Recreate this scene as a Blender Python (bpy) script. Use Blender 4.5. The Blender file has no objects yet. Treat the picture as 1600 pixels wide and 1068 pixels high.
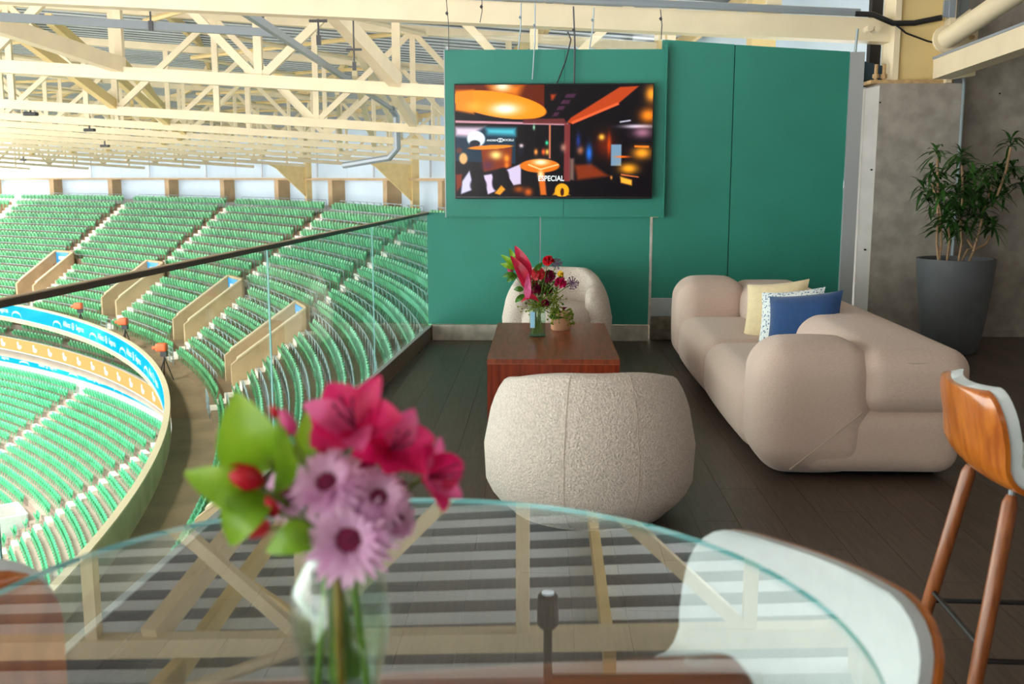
import bpy, bmesh, math, random
import numpy as np
from mathutils import Vector, Matrix
random.seed(7)
RNG = np.random.default_rng(7)
scene = bpy.context.scene
COL = scene.collection
pi = math.pi
rad = math.radians

# ------------------------------------------------------------------ camera
EYE = Vector((0.0, 0.0, 1.5))
PITCH, YAW, FPX = math.atan(257 / 1600), rad(1.686), 1600.0
cd = bpy.data.cameras.new('camera')
cam = bpy.data.objects.new('camera', cd)
COL.objects.link(cam)
cam.location = EYE
cam.rotation_euler = (pi / 2 - PITCH, 0, YAW)
cd.sensor_width = 36.0
cd.lens = 36.0
cd.clip_end = 600
cd.clip_start = 0.05
cd.dof.use_dof = True
cd.dof.focus_distance = 6.5
cd.dof.aperture_fstop = 5.6
scene.camera = cam

# ------------------------------------------------------------------ world and light
w = bpy.data.worlds.new('world')
scene.world = w
w.use_nodes = True
bg = w.node_tree.nodes['Background']
bg.inputs[0].default_value = (1.0, 0.985, 0.975, 1)
bg.inputs[1].default_value = 1.6
sd = bpy.data.lights.new('sun', 'SUN')
sun = bpy.data.objects.new('sun', sd)
COL.objects.link(sun)
sd.energy = 1.0
sd.angle = rad(10)
sd.color = (1.0, 0.96, 0.9)
sun.rotation_euler = (rad(28), rad(-30), 0)

vs = scene.view_settings
vs.view_transform = 'Standard'
vs.look = 'None'
vs.gamma = 1.0
vs.use_curve_mapping = False
vs.exposure = 2.05


# ------------------------------------------------------------------ geometry helpers
def axes():
    F = Vector((-math.sin(YAW) * math.cos(PITCH), math.cos(YAW) * math.cos(PITCH), -math.sin(PITCH)))
    R = Vector((math.cos(YAW), math.sin(YAW), 0))
    return F, R, R.cross(F)


AF, AR, AU = axes()


def ray(x, y):
    return AF + AR * ((x - 800) / FPX) - AU * ((y - 534) / FPX)


def at(x, y, Y):            # point at depth Y seen at a pixel of the photograph
    d = ray(x, y)
    return EYE + d * (Y / d.y)


def atz(x, y, z):           # point at height z seen at a pixel of the photograph
    d = ray(x, y)
    return EYE + d * ((z - EYE.z) / d.z)


def srgb(c):
    out = []
    for v in c:
        v = v / 255.0
        out.append(v / 12.92 if v <= 0.04045 else ((v + 0.055) / 1.055) ** 2.4)
    return tuple(out)


class MB:
    """collects faces of one mesh"""

    def __init__(self):
        self.v, self.f, self.m = [], [], []

    def add(self, vs_, fs_, mi=0):
        o = len(self.v)
        self.v += [tuple(p) for p in vs_]
        self.f += [tuple(i + o for i in q) for q in fs_]
        self.m += [mi] * len(fs_)
        return self

    def box(self, c, s, rot=None, mi=0):
        hx, hy, hz = s[0] / 2, s[1] / 2, s[2] / 2
        P = [Vector((x, y, z)) for x in (-hx, hx) for y in (-hy, hy) for z in (-hz, hz)]
        if rot is not None:
            P = [rot @ p for p in P]
        P = [p + Vector(c) for p in P]
        return self.add(P, [(0, 1, 3, 2), (4, 6, 7, 5), (0, 4, 5, 1), (2, 3, 7, 6), (0, 2, 6, 4), (1, 5, 7, 3)], mi)

    def bar(self, p0, p1, wd, ht, mi=0, up=(0, 0, 1)):
        """rectangular bar between two points; ht along up"""
        p0, p1 = Vector(p0), Vector(p1)
        d = (p1 - p0).normalized()
        u = Vector(up)
        if abs(d.dot(u)) > 0.98:
            u = Vector((0, 1, 0))
        s = d.cross(u).normalized()
        u = s.cross(d)
        P = []
        for p in (p0, p1):
            for a, b in ((-1, -1), (1, -1), (1, 1), (-1, 1)):
                P.append(p + s * (a * wd / 2) + u * (b * ht / 2))
        return self.add(P, [(3, 2, 1, 0), (4, 5, 6, 7), (0, 1, 5, 4), (1, 2, 6, 5), (2, 3, 7, 6), (3, 0, 4, 7)], mi)

    def tube(self, pts, r, n=8, mi=0, cap=True):
        pts = [Vector(p) for p in pts]
        rs = r if isinstance(r, (list, tuple)) else [r] * len(pts)
        o = len(self.v)
        ref = None
        for i, p in enumerate(pts):
            a = pts[max(0, i - 1)]
            b = pts[min(len(pts) - 1, i + 1)]
            d = (b - a).normalized()
            if ref is None:
                ref = Vector((0, 0, 1)) if abs(d.z) < 0.9 else Vector((1, 0, 0))
            s = d.cross(ref).normalized()
            u = s.cross(d).normalized()
            ref = u
            for k in range(n):
                t = 2 * pi * k / n
                self.v.append(tuple(p + (s * math.cos(t) + u * math.sin(t)) * rs[i]))
        for i in range(len(pts) - 1):
            for k in range(n):
                a = o + i * n + k
                b = o + i * n + (k + 1) % n
                self.f.append((a, b, b + n, a + n))
                self.m.append(mi)
        if cap:
            self.f.append(tuple(o + k for k in range(n))[::-1])
            self.f.append(tuple(o + (len(pts) - 1) * n + k for k in range(n)))
            self.m += [mi, mi]
        return self

    def lathe(self, prof, n=24, c=(0, 0, 0), mi=0, sy=1.0):
        o = len(self.v)
        for r, z in prof:
            for k in range(n):
                t = 2 * pi * k / n
                self.v.append((c[0] + r * math.cos(t), c[1] + r * math.sin(t) * sy, c[2] + z))
        for i in range(len(prof) - 1):
            for k in range(n):
                a = o + i * n + k
                b = o + i * n + (k + 1) % n
                self.f.append((a, b, b + n, a + n))
                self.m.append(mi)
        if prof[0][0] > 1e-6:
            self.f.append(tuple(o + k for k in range(n))[::-1])
            self.m.append(mi)
        if prof[-1][0] > 1e-6:
            self.f.append(tuple(o + (len(prof) - 1) * n + k for k in range(n)))
            self.m.append(mi)
        return self

    def prism(self, poly, d, mi=0):
        """poly: 3D points of one face, d: extrusion vector"""
        n = len(poly)
        d = Vector(d)
        P = [Vector(p) for p in poly] + [Vector(p) + d for p in poly]
        F = [tuple(range(n))[::-1], tuple(range(n, 2 * n))]
        F += [(i, (i + 1) % n, n + (i + 1) % n, n + i) for i in range(n)]
        return self.add(P, F, mi)

    def grid(self, P, mi=0, closed_u=False):
        """P[i][j] points"""
        o = len(self.v)
        nu, nv = len(P), len(P[0])
        for row in P:
            for p in row:
                self.v.append(tuple(p))
        for i in range(nu if closed_u else nu - 1):
            for j in range(nv - 1):
                a, b = i, (i + 1) % nu
                self.f.append((o + a * nv + j, o + b * nv + j, o + b * nv + j + 1, o + a * nv + j + 1))
                self.m.append(mi)
        return self

    def xf(self, M):
        self.v = [tuple(M @ Vector(p)) for p in self.v]
        return self

    def mesh(self, name, mats, smooth=None):
        me = bpy.data.meshes.new(name)
        me.from_pydata(self.v, [], self.f)
        for m in (mats if isinstance(mats, (list, tuple)) else [mats]):
            me.materials.append(m)
        if any(self.m):
            me.polygons.foreach_set('material_index', self.m)
        if smooth is not None:
            me.polygons.foreach_set('use_smooth', [True] * len(me.polygons))
            if smooth < 179:
                me.set_sharp_from_angle(angle=rad(smooth))
        me.update()
        return me

    def build(self, name, mats, parent=None, smooth=None):
        return link(name, self.mesh(name, mats, smooth), parent)


def link(name, me, parent=None, loc=None, rot=None, scale=None):
    o = bpy.data.objects.new(name, me)
    COL.objects.link(o)
    if parent is not None:
        o.parent = parent
    if loc is not None:
        o.location = loc
    if rot is not None:
        o.rotation_euler = rot
    if scale is not None:
        o.scale = scale
    return o


def tag(o, label=None, cat=None, group=None, kind=None):
    if label:
        o['label'] = label
    if cat:
        o['category'] = cat
    if group:
        o['group'] = group
    if kind:
        o['kind'] = kind
    return o


def thing(name, label, cat, loc=(0, 0, 0), rotz=0.0, group=None):
    o = link(name, None, None, loc, (0, 0, rotz))
    o.empty_display_size = 0.1
    return tag(o, label, cat, group)


def struct(name, label=None):
    o = link(name, None)
    o['kind'] = 'structure'
    if label:
        o['label'] = label
    return o


def copy_tree(o, parent=None):
    c = o.copy()
    COL.objects.link(c)
    if parent is not None:
        c.parent = parent
    for ch in list(o.children):
        copy_tree(ch, c)
    return c


def rbox(h, r, nc=4, nf=4, bulge=(0, 0, 0)):
    """rounded box with half extents h, corner radius r and pillow bulge per axis"""
    hx, hy, hz = h
    ax = []
    for e in h:
        t = [r * math.tan(k * pi / 4 / nc) for k in range(nc + 1)]
        q = e - r
        inner = [-q + 2 * q * k / nf for k in range(1, nf)] if q > 1e-6 else []
        ax.append([-q - s for s in t[::-1]] + inner + [q + s for s in t])
    verts, idx, faces = [], {}, []

    def vid(p):
        q = [max(-(h[i] - r), min(h[i] - r, p[i])) for i in range(3)]
        d = Vector([p[i] - q[i] for i in range(3)])
        d.normalize()
        v = [q[i] + r * d[i] for i in range(3)]
        u = [min(1, abs(v[i]) / h[i]) for i in range(3)]
        for i in range(3):
            j, k = (i + 1) % 3, (i + 2) % 3
            v[i] += math.copysign(bulge[i], v[i]) * (1 - u[j] ** 2) * (1 - u[k] ** 2) * u[i]
        key = tuple(round(c_, 5) for c_ in v)
        if key not in idx:
            idx[key] = len(verts)
            verts.append(tuple(v))
        return idx[key]

    for i in range(3):
        j, k = (i + 1) % 3, (i + 2) % 3
        for s in (-1, 1):
            for a in range(len(ax[j]) - 1):
                for b in range(len(ax[k]) - 1):
                    q = []
                    for (aa, bb) in ((a, b), (a + 1, b), (a + 1, b + 1), (a, b + 1)):
                        p = [0, 0, 0]
                        p[i] = s * h[i]
                        p[j] = ax[j][aa]
                        p[k] = ax[k][bb]
                        q.append(vid(p))
                    if s < 0:
                        q = q[::-1]
                    if len(set(q)) >= 3:
                        q2 = []
                        for z in q:
                            if z not in q2:
                                q2.append(z)
                        faces.append(tuple(q2))
    return verts, faces


def text_mesh(body, size, name, mat, extrude=0.0):
    cu = bpy.data.curves.new(name, 'FONT')
    cu.body = body
    cu.size = size
    cu.align_x = 'CENTER'
    cu.align_y = 'CENTER'
    cu.extrude = extrude
    cu.offset = 0.018 * size
    ob = bpy.data.objects.new(name, cu)
    COL.objects.link(ob)
    dg = bpy.context.evaluated_depsgraph_get()
    me = bpy.data.meshes.new_from_object(ob.evaluated_get(dg))
    bpy.data.objects.remove(ob)
    bpy.data.curves.remove(cu)
    me.materials.clear()
    me.materials.append(mat)
    me.name = name
    return me


# ------------------------------------------------------------------ materials
def nodes(name):
    m = bpy.data.materials.new(name)
    m.use_nodes = True
    nt = m.node_tree
    return m, nt, nt.nodes['Principled BSDF'], nt.nodes['Material Output']


def N(nt, t, **kw):
    n = nt.nodes.new(t)
    for k, v in kw.items():
        setattr(n, k, v)
    return n


def mat(name, rgb, rough=0.5, metal=0.0, vary=0.0, vscale=5.0, stretch=(1, 1, 1), bump=0.0, bscale=80.0,
        rand=0.0, island=0.0, rgb2=None, spec=0.5, sheen=0.0, detail=6.0, coat=0.0, transl=0.0, coords='Object'):
    m, nt, b, out = nodes(name)
    L = nt.links.new
    c1 = (*srgb(rgb), 1)
    b.inputs['Roughness'].default_value = rough
    b.inputs['Metallic'].default_value = metal
    b.inputs['Specular IOR Level'].default_value = spec
    b.inputs['Sheen Weight'].default_value = sheen
    b.inputs['Coat Weight'].default_value = coat
    tc = N(nt, 'ShaderNodeTexCoord')
    mp = N(nt, 'ShaderNodeMapping')
    mp.inputs['Scale'].default_value = stretch
    L(tc.outputs[coords], mp.inputs['Vector'])
    vec = mp.outputs['Vector']
    oi = N(nt, 'ShaderNodeObjectInfo')
    if rand:
        sc = N(nt, 'ShaderNodeMath', operation='MULTIPLY')
        sc.inputs[1].default_value = 37.0
        L(oi.outputs['Random'], sc.inputs[0])
        ad = N(nt, 'ShaderNodeVectorMath', operation='ADD')
        L(vec, ad.inputs[0])
        L(sc.outputs[0], ad.inputs[1])
        vec = ad.outputs[0]
    no = N(nt, 'ShaderNodeTexNoise')
    no.inputs['Scale'].default_value = vscale
    no.inputs['Detail'].default_value = detail
    L(vec, no.inputs['Vector'])
    mx = N(nt, 'ShaderNodeMix', data_type='RGBA')
    mx.inputs[6].default_value = c1
    if rgb2 is not None:
        mx.inputs[7].default_value = (*srgb(rgb2), 1)
    else:
        mx.inputs[7].default_value = (c1[0] * (1 - vary), c1[1] * (1 - vary), c1[2] * (1 - vary), 1)
    ra = N(nt, 'ShaderNodeMapRange')
    ra.inputs[1].default_value = 0.35
    ra.inputs[2].default_value = 0.65
    L(no.outputs['Fac'], ra.inputs[0])
    L(ra.outputs[0], mx.inputs[0])
    colr = mx.outputs[2]
    if rand or island:
        hv = N(nt, 'ShaderNodeHueSaturation')
        mr = N(nt, 'ShaderNodeMapRange')
        a = rand or island
        mr.inputs[3].default_value = 1 - a
        mr.inputs[4].default_value = 1 + a
        if island:
            ge = N(nt, 'ShaderNodeNewGeometry')
            L(ge.outputs['Random Per Island'], mr.inputs[0])
        else:
            L(oi.outputs['Random'], mr.inputs[0])
        L(mr.outputs[0], hv.inputs['Value'])
        L(colr, hv.inputs['Color'])
        colr = hv.outputs[0]
    L(colr, b.inputs['Base Color'])
    if bump:
        n2 = N(nt, 'ShaderNodeTexNoise')
        n2.inputs['Scale'].default_value = bscale
        n2.inputs['Detail'].default_value = 3
        L(vec, n2.inputs['Vector'])
        bp = N(nt, 'ShaderNodeBump')
        bp.inputs['Strength'].default_value = bump
        bp.inputs['Distance'].default_value = 0.01
        L(n2.outputs['Fac'], bp.inputs['Height'])
        L(bp.outputs[0], b.inputs['Normal'])
    if transl:
        tr = N(nt, 'ShaderNodeBsdfTranslucent')
        L(colr, tr.inputs['Color'])
        ms = N(nt, 'ShaderNodeMixShader')
        ms.inputs[0].default_value = transl
        L(b.outputs[0], ms.inputs[1])
        L(tr.outputs[0], ms.inputs[2])
        L(ms.outputs[0], out.inputs['Surface'])
    return m


def glass(name, tint, rough=0.0, ior=1.45, body=0.0, bodycol=(255, 255, 255)):
    """clear sheet: transparent with Fresnel reflection (and a little haze of dirt)"""
    m, nt, b, out = nodes(name)
    L = nt.links.new
    tr = N(nt, 'ShaderNodeBsdfTransparent')
    tr.inputs[0].default_value = (*tint, 1)
    gl = N(nt, 'ShaderNodeBsdfGlossy')
    gl.inputs['Roughness'].default_value = rough
    gl.inputs[0].default_value = (1, 1, 1, 1)
    fr = N(nt, 'ShaderNodeFresnel')
    ge = N(nt, 'ShaderNodeNewGeometry')
    mr = N(nt, 'ShaderNodeMapRange')       # same reflectance on both sides of the sheet
    mr.inputs[3].default_value = ior
    mr.inputs[4].default_value = 1 / ior
    L(ge.outputs['Backfacing'], mr.inputs[0])
    L(mr.outputs[0], fr.inputs['IOR'])
    ms = N(nt, 'ShaderNodeMixShader')
    L(fr.outputs[0], ms.inputs[0])
    base = tr.outputs[0]
    if body:
        df = N(nt, 'ShaderNodeBsdfDiffuse')
        df.inputs[0].default_value = (*srgb(bodycol), 1)
        m2 = N(nt, 'ShaderNodeMixShader')
        m2.inputs[0].default_value = body
        L(tr.outputs[0], m2.inputs[1])
        L(df.outputs[0], m2.inputs[2])
        base = m2.outputs[0]
    L(base, ms.inputs[1])
    L(gl.outputs[0], ms.inputs[2])
    L(ms.outputs[0], out.inputs['Surface'])
    return m


def emit(name, rgb, strength, rgb2=None, vscale=0.5, stretch=(1, 1, 1)):
    m, nt, b, out = nodes(name)
    L = nt.links.new
    e = N(nt, 'ShaderNodeEmission')
    e.inputs[0].default_value = (*srgb(rgb), 1)
    e.inputs[1].default_value = strength
    if rgb2:
        tc = N(nt, 'ShaderNodeTexCoord')
        mp = N(nt, 'ShaderNodeMapping')
        mp.inputs['Scale'].default_value = stretch
        L(tc.outputs['Object'], mp.inputs[0])
        no = N(nt, 'ShaderNodeTexNoise')
        no.inputs['Scale'].default_value = vscale
        no.inputs['Detail'].default_value = 1
        L(mp.outputs[0], no.inputs['Vector'])
        mx = N(nt, 'ShaderNodeMix', data_type='RGBA')
        mr = N(nt, 'ShaderNodeMapRange')
        mr.inputs[1].default_value = 0.5
        mr.inputs[2].default_value = 0.72
        L(no.outputs['Fac'], mr.inputs[0])
        L(mr.outputs[0], mx.inputs[0])
        mx.inputs[6].default_value = (*srgb(rgb), 1)
        mx.inputs[7].default_value = (*srgb(rgb2), 1)
        L(mx.outputs[2], e.inputs[0])
    L(e.outputs[0], out.inputs['Surface'])
    return m


M = {}
M['plank'] = mat('dark_laminate', (84, 67, 57), 0.42, vary=0.4, vscale=6, stretch=(14, 0.8, 1), rand=0.12, bump=0.06, bscale=60)
M['plank_gap'] = mat('plank_gap', (44, 36, 32), 0.7)
M['green'] = mat('green_panel', (38, 132, 114), 0.5, vary=0.1, vscale=2.0, bump=0.03, bscale=200)
M['base_white'] = mat('worn_white_trim', (205, 195, 182), 0.6, vary=0.35, vscale=9)
M['stone'] = mat('rough_stone', (120, 108, 92), 0.9, vary=0.5, vscale=12, bump=0.6, bscale=40)
M['concrete'] = mat('board_concrete', (168, 160, 150), 0.8, vary=0.3, vscale=7, bump=0.12, bscale=60, detail=10)
M['concrete_pale'] = mat('pale_concrete', (205, 203, 198), 0.8, vary=0.12, vscale=5)
M['alu'] = mat('grey_aluminium', (176, 180, 182), 0.45, metal=0.3)
M['steel'] = mat('cream_steel', (232, 217, 182), 0.45, vary=0.08, vscale=3)
M['steel_warm'] = mat('yellow_cream_steel', (230, 204, 142), 0.45, vary=0.1, vscale=3)
M['sheet'] = mat('white_roof_sheet', (206, 214, 217), 0.55, vary=0.12, vscale=0.6, transl=0.05)
M['clad'] = mat('white_cladding', (206, 220, 228), 0.55, vary=0.06, vscale=0.4, transl=0.22)
M['deck_shade'] = mat('grey_deck_shade', (138, 146, 150), 0.8, vary=0.1, vscale=2)  # painted shade for the recesses of the roof deck
M['pipe'] = mat('grey_blue_pipe', (146, 156, 162), 0.4, metal=0.2)
M['galv'] = mat('galvanised_rail', (150, 166, 170), 0.4, metal=0.3)
M['black'] = mat('black_metal', (22, 22, 24), 0.4)
M['wire'] = mat('grey_wire', (70, 70, 72), 0.5)
M['boucle'] = mat('cream_boucle', (228, 210, 197), 0.95, vary=0.26, vscale=110, bump=1.0, bscale=120, sheen=0.25, detail=2)
M['linen'] = mat('beige_linen', (212, 186, 171), 0.9, vary=0.13, vscale=70, stretch=(1, 1, 5), bump=0.18, bscale=400, sheen=0.2)
M['seam'] = mat('seam_thread', (190, 170, 154), 0.9)
M['redwood'] = mat('red_veneer', (142, 52, 26), 0.26, vscale=5, stretch=(9, 9, 0.7), rgb2=(108, 34, 16), coat=0.25)
M['redwood_top'] = mat('red_veneer_top', (150, 66, 36), 0.36, vscale=6, stretch=(7, 0.8, 1), rgb2=(112, 44, 24), coat=0.08)
M['pale_edge'] = mat('pale_veneer_edge', (160, 96, 64), 0.5)
M['ply'] = mat('honey_plywood', (196, 112, 34), 0.28, vscale=4, stretch=(9, 9, 1.2), rgb2=(158, 78, 18), coat=0.4)
M['legwood'] = mat('stained_beech', (158, 90, 46), 0.35, vscale=8, stretch=(12, 12, 1), rgb2=(128, 68, 32), coat=0.2)
M['vinyl'] = mat('pale_upholstery', (204, 211, 211), 0.6, vary=0.05, vscale=40)
M['table_wood'] = mat('copper_brown_wood', (158, 88, 50), 0.35, vscale=5, stretch=(1, 10, 10), rgb2=(126, 64, 34), coat=0.3)
M['blue_cloth'] = mat('navy_blue_cloth', (16, 66, 120), 0.85, vary=0.2, vscale=25, sheen=0.3)
M['cream_cloth'] = mat('cream_cloth', (232, 212, 170), 0.9, vary=0.08, vscale=30, sheen=0.2)
M['pot'] = mat('dark_grey_pot', (92, 96, 100), 0.6, vary=0.12, vscale=8, bump=0.05, bscale=150)
M['soil'] = mat('soil', (46, 36, 28), 0.95, bump=0.5, bscale=60)
M['bark'] = mat('pale_bark', (170, 138, 104), 0.8, vary=0.3, vscale=30)
M['leaf_dark'] = mat('dracaena_leaf', (52, 98, 34), 0.4, vary=0.5, vscale=14, rand=0.3, transl=0.15)
M['leaf'] = mat('bright_leaf', (142, 182, 40), 0.4, vscale=20, rgb2=(110, 158, 30), transl=0.4)
M['leaf2'] = mat('small_leaf', (74, 124, 34), 0.45, vary=0.4, vscale=30, rand=0.25, transl=0.3)
M['lime'] = mat('lime_filler', (150, 172, 48), 0.5, vary=0.3, vscale=60, transl=0.3)
M['stem'] = mat('green_stem', (110, 140, 48), 0.5, vary=0.2, vscale=20)
M['stem_brown'] = mat('olive_stem', (150, 116, 40), 0.5, vary=0.25, vscale=20)
M['pink'] = mat('hot_pink_petal', (226, 34, 112), 0.5, vscale=22, rgb2=(196, 14, 78), transl=0.45)
M['pink_pale'] = mat('pale_pink_petal', (236, 120, 170), 0.5, vscale=22, rgb2=(222, 70, 140), transl=0.45)
M['lilac'] = mat('lilac_petal', (240, 206, 228), 0.6, vscale=30, rgb2=(216, 158, 200), transl=0.4)
M['wine'] = mat('wine_flower_centre', (132, 12, 70), 0.7, vary=0.4, vscale=120)
M['red'] = mat('red_petal', (222, 28, 44), 0.45, vscale=30, rgb2=(190, 12, 40), transl=0.3)
M['coral'] = mat('coral_petal', (240, 92, 104), 0.45, vscale=30, rgb2=(228, 50, 70), transl=0.35)
M['crimson'] = mat('crimson_spathe', (214, 30, 72), 0.4, vscale=12, rgb2=(176, 14, 54), transl=0.3)
M['magenta'] = mat('dark_magenta_petal', (168, 14, 76), 0.5, vscale=40, rgb2=(120, 8, 60), transl=0.3)
M['mauve'] = mat('mauve_allium', (150, 108, 148), 0.7, vary=0.3, vscale=60)
M['yellow'] = mat('yellow_anther', (232, 190, 40), 0.6)
M['peach_pot'] = mat('peach_ceramic', (214, 158, 128), 0.4, vary=0.1, vscale=10)
M['seat'] = mat('green_seat_plastic', (84, 164, 108), 0.45, island=0.28, vary=0.1, vscale=0.2, coords='Object')
M['seat1'] = mat('green_seat_plastic_near', (112, 190, 148), 0.45, rand=0.2, vary=0.1)
M['seat_low'] = mat('green_seat_lower', (72, 172, 120), 0.45, island=0.2, vary=0.1, vscale=0.2)
M['terrace'] = mat('terrace_concrete', (150, 122, 92), 0.85, vary=0.3, vscale=0.7, detail=8)
M['terrace_low'] = mat('terrace_low_concrete', (176, 150, 136), 0.85, vary=0.2, vscale=0.7, detail=8)
M['step'] = mat('pale_step', (234, 220, 206), 0.8, vary=0.15, vscale=2)
M['tan_wall'] = mat('tan_concrete_wall', (190, 162, 122), 0.8, vary=0.2, vscale=1.0, detail=8)
M['parapet'] = mat('parapet_concrete', (186, 168, 132), 0.8, vary=0.25, vscale=1.0, detail=8)
M['cap'] = mat('tan_cap', (206, 184, 150), 0.6)
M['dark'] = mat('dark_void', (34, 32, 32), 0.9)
M['grass'] = mat('grass', (70, 120, 52), 0.9, vary=0.3, vscale=1.0)
M['led_blue'] = emit('led_turquoise', (6, 168, 206), 0.5, (60, 214, 230), 0.22)
M['led_orange'] = emit('led_orange', (250, 164, 100), 0.52)
M['led_white'] = emit('led_white', (240, 252, 255), 0.5)
M['sign_blue'] = mat('blue_sign', (30, 140, 200), 0.5)
M['sign_white'] = mat('white_print', (235, 240, 240), 0.5)
M['rail_glass'] = glass('railing_glass', (0.9, 0.97, 0.95), ior=1.16, body=0.012, bodycol=(200, 240, 225))
M['clear'] = glass('clear_glass', (0.97, 0.99, 0.985))
M['table_glass'] = glass('table_glass', (0.955, 0.98, 0.975), ior=1.5)
M['glass_edge'] = mat('teal_glass_edge', (112, 196, 196), 0.15, spec=0.8)
M['glass_seam'] = mat('bright_glass_edge', (118, 178, 174), 0.2)
M['vase_glass'] = glass('vase_glass', (0.9, 0.97, 0.94), ior=1.5)
M['water'] = glass('vase_water', (0.93, 0.96, 0.86), ior=1.2)
M['handrail'] = mat('dark_handrail', (66, 54, 46), 0.35, metal=0.4)
M['shoe'] = mat('brown_skirting', (104, 88, 76), 0.5, vary=0.2, vscale=4)
M['orange_cover'] = mat('orange_rain_cover', (240, 96, 44), 0.5, vary=0.15, vscale=20)
M['navy'] = mat('dark_blue_panel', (30, 62, 84), 0.5)
M['rust'] = mat('rusty_cream', (196, 162, 112), 0.7, vary=0.35, vscale=20)
M['label'] = mat('blue_paper_label', (150, 196, 224), 0.5)

# ------------------------------------------------------------------ lounge floor
RAIL_X = lambda y: -1.07 - 0.053 * (9.47 - y)
fl = MB()
fl.prism([(RAIL_X(-4) - 0.02, -4, -0.012), (6.2, -4, -0.012), (6.2, 9.9, -0.012), (RAIL_X(9.9) - 0.02, 9.9, -0.012)], (0, 0, -0.3))
floor = fl.build('floor', M['plank_gap'])
tag(floor, 'dark brown laminate plank floor of the lounge', None, None, 'structure')
PW, PLN = 0.19, 1.3
pm = MB().box((0, 0, 0), (PW - 0.0016, PLN - 0.0016, 0.012)).mesh('plank', M['plank'])
for i in range(36):
    x = -1.60 + PW * (i + 0.5)
    off = (i * 0.37) % 1.0 * PLN
    k = 0
    y = 1.2 + off - PLN
    while y < 9.75:
        y0, y1 = y, min(y + PLN, 9.78)
        xl = RAIL_X((y0 + y1) / 2) + 0.03
        x0 = max(x - PW / 2, xl)
        if x + PW / 2 - x0 > 0.02 and y1 - y0 > 0.03 and x < 5.2:
            o = link('plank', pm, floor, ((x0 + x + PW / 2) / 2, (y0 + y1) / 2, -0.006))
            o.scale = ((x + PW / 2 - x0) / PW, (y1 - y0) / PLN, 1)
        y += PLN
near = MB().box((2.2, -1.5, -0.008), (8, 5, 0.008)).build('floor_strip', M['plank'], floor)

# ------------------------------------------------------------------ back partition of green panels
YW = 9.45
wall = struct('wall_back', 'green panelled partition at the end of the lounge')


def panel(x0, x1, z0, z1, y, t=0.035, name='panel', m='green', zr=None, parent=wall):
    """zr: top height at the right edge"""
    b = MB()
    zr = z1 if zr is None else zr
    b.prism([(x0, y, z0), (x1, y, z0), (x1, y, zr), (x0, y, z1)], (0, t, 0))
    return b.build(name, M[m], parent)


panel(-1.06, -0.026, 0.15, 1.18, YW)
panel(-0.014, 0.985, 0.15, 1.18, YW)
panel(-0.88, 0.19, 1.145, 2.62, YW - 0.06)
panel(0.193, 1.09, 1.145, 2.62, YW - 0.06)
panel(1.06, 1.70, 0.40, 2.71, YW, zr=2.665)
panel(1.700, 1.708, 0.40, 2.66, YW + .012, m='dark', name='joint_strip', t=0.02)
panel(0.19, 0.193, 1.145, 2.62, YW - .05, m='dark', name='joint_strip', t=0.02)
panel(1.708, 2.72, 0.40, 2.663, YW, zr=2.60)
panel(1.01, 1.06, 0.40, 1.14, YW)
panel(2.725, 2.845, 0.0, 2.595, YW - 0.02, m='alu', name='aluminium_strip')
panel(-1.03, 0.985, 0.0, 0.145, YW - 0.02, m='base_white', name='baseboard')
panel(0.99, 2.72, 0.23, 0.395, YW, m='alu', name='aluminium_rail')
panel(-0.026, -0.014, 0.15, 1.18, YW + 0.01, m='alu', name='joint_strip', t=0.02)
panel(0.988, 1.008, 0.15, 1.14, YW - 0.005, m='base_white', name='joint_strip', t=0.02)
panel(1.085, 1.10, 1.14, 2.66, YW - 0.085, m='green', name='edge_trim', t=0.06)
panel(-0.885, -0.878, 1.14, 2.625, YW - 0.062, m='alu', name='edge_trim', t=0.04)
x = 1.0
for wdt in (0.42, 0.5, 0.38, 0.42):
    b = MB()
    v, f = rbox((wdt / 2 - 0.005, 0.07, 0.112), 0.02, 2, 2)
    b.add(v, f)
    b.build('stone', M['stone'], wall, 60).location = (x + wdt / 2, YW + 0.05, 0.114)
    x += wdt
gl = MB().box((0.1, YW - 0.04, 2.68), (1.96, 0.012, 0.125)).build('glass_strip', M['clear'], wall)

# concrete wall and column on the right
wr = MB().box((5.1, 9.95, 2.2), (3.0, 0.3, 4.4)).build('wall_right', M['concrete'])
tag(wr, 'dark board marked concrete wall behind the potted plant', None, None, 'structure')
holes = [(1562, 146), (1375, 160), (1362, 265), (1352, 390), (1536, 330)]
colm = struct('concrete_column', 'concrete column beside the green panels')
MB().prism([(2.98, 9.40, 0), (3.70, 9.40, 0), (3.70, 9.40, 2.32), (2.98, 9.40, 2.32)], (0, 0.5, 0)).build('column_body', M['concrete'], colm)
MB().prism([(2.87, 9.44, 0), (2.98, 9.40, 0), (2.98, 9.40, 2.30), (2.87, 9.44, 2.28)], (0, 0.4, 0)).build('column_side_lit', M['concrete_pale'], colm)  # lit side face, its brightness painted in as paler concrete
for hx, hy in holes:
    p = at(hx, hy, 9.4 if hx < 1480 else 9.8)
    MB().tube([(p.x, p.y - 0.004, p.z), (p.x, p.y + 0.03, p.z)], 0.008, 10).build('tie_hole', M['dark'], colm if hx < 1480 else wr)
bw = MB().box((5.1, 9.79, 0.03), (2.9, 0.02, 0.06)).build('baseboard_right', M['concrete'])
tag(bw, None, None, None, 'structure')

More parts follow.
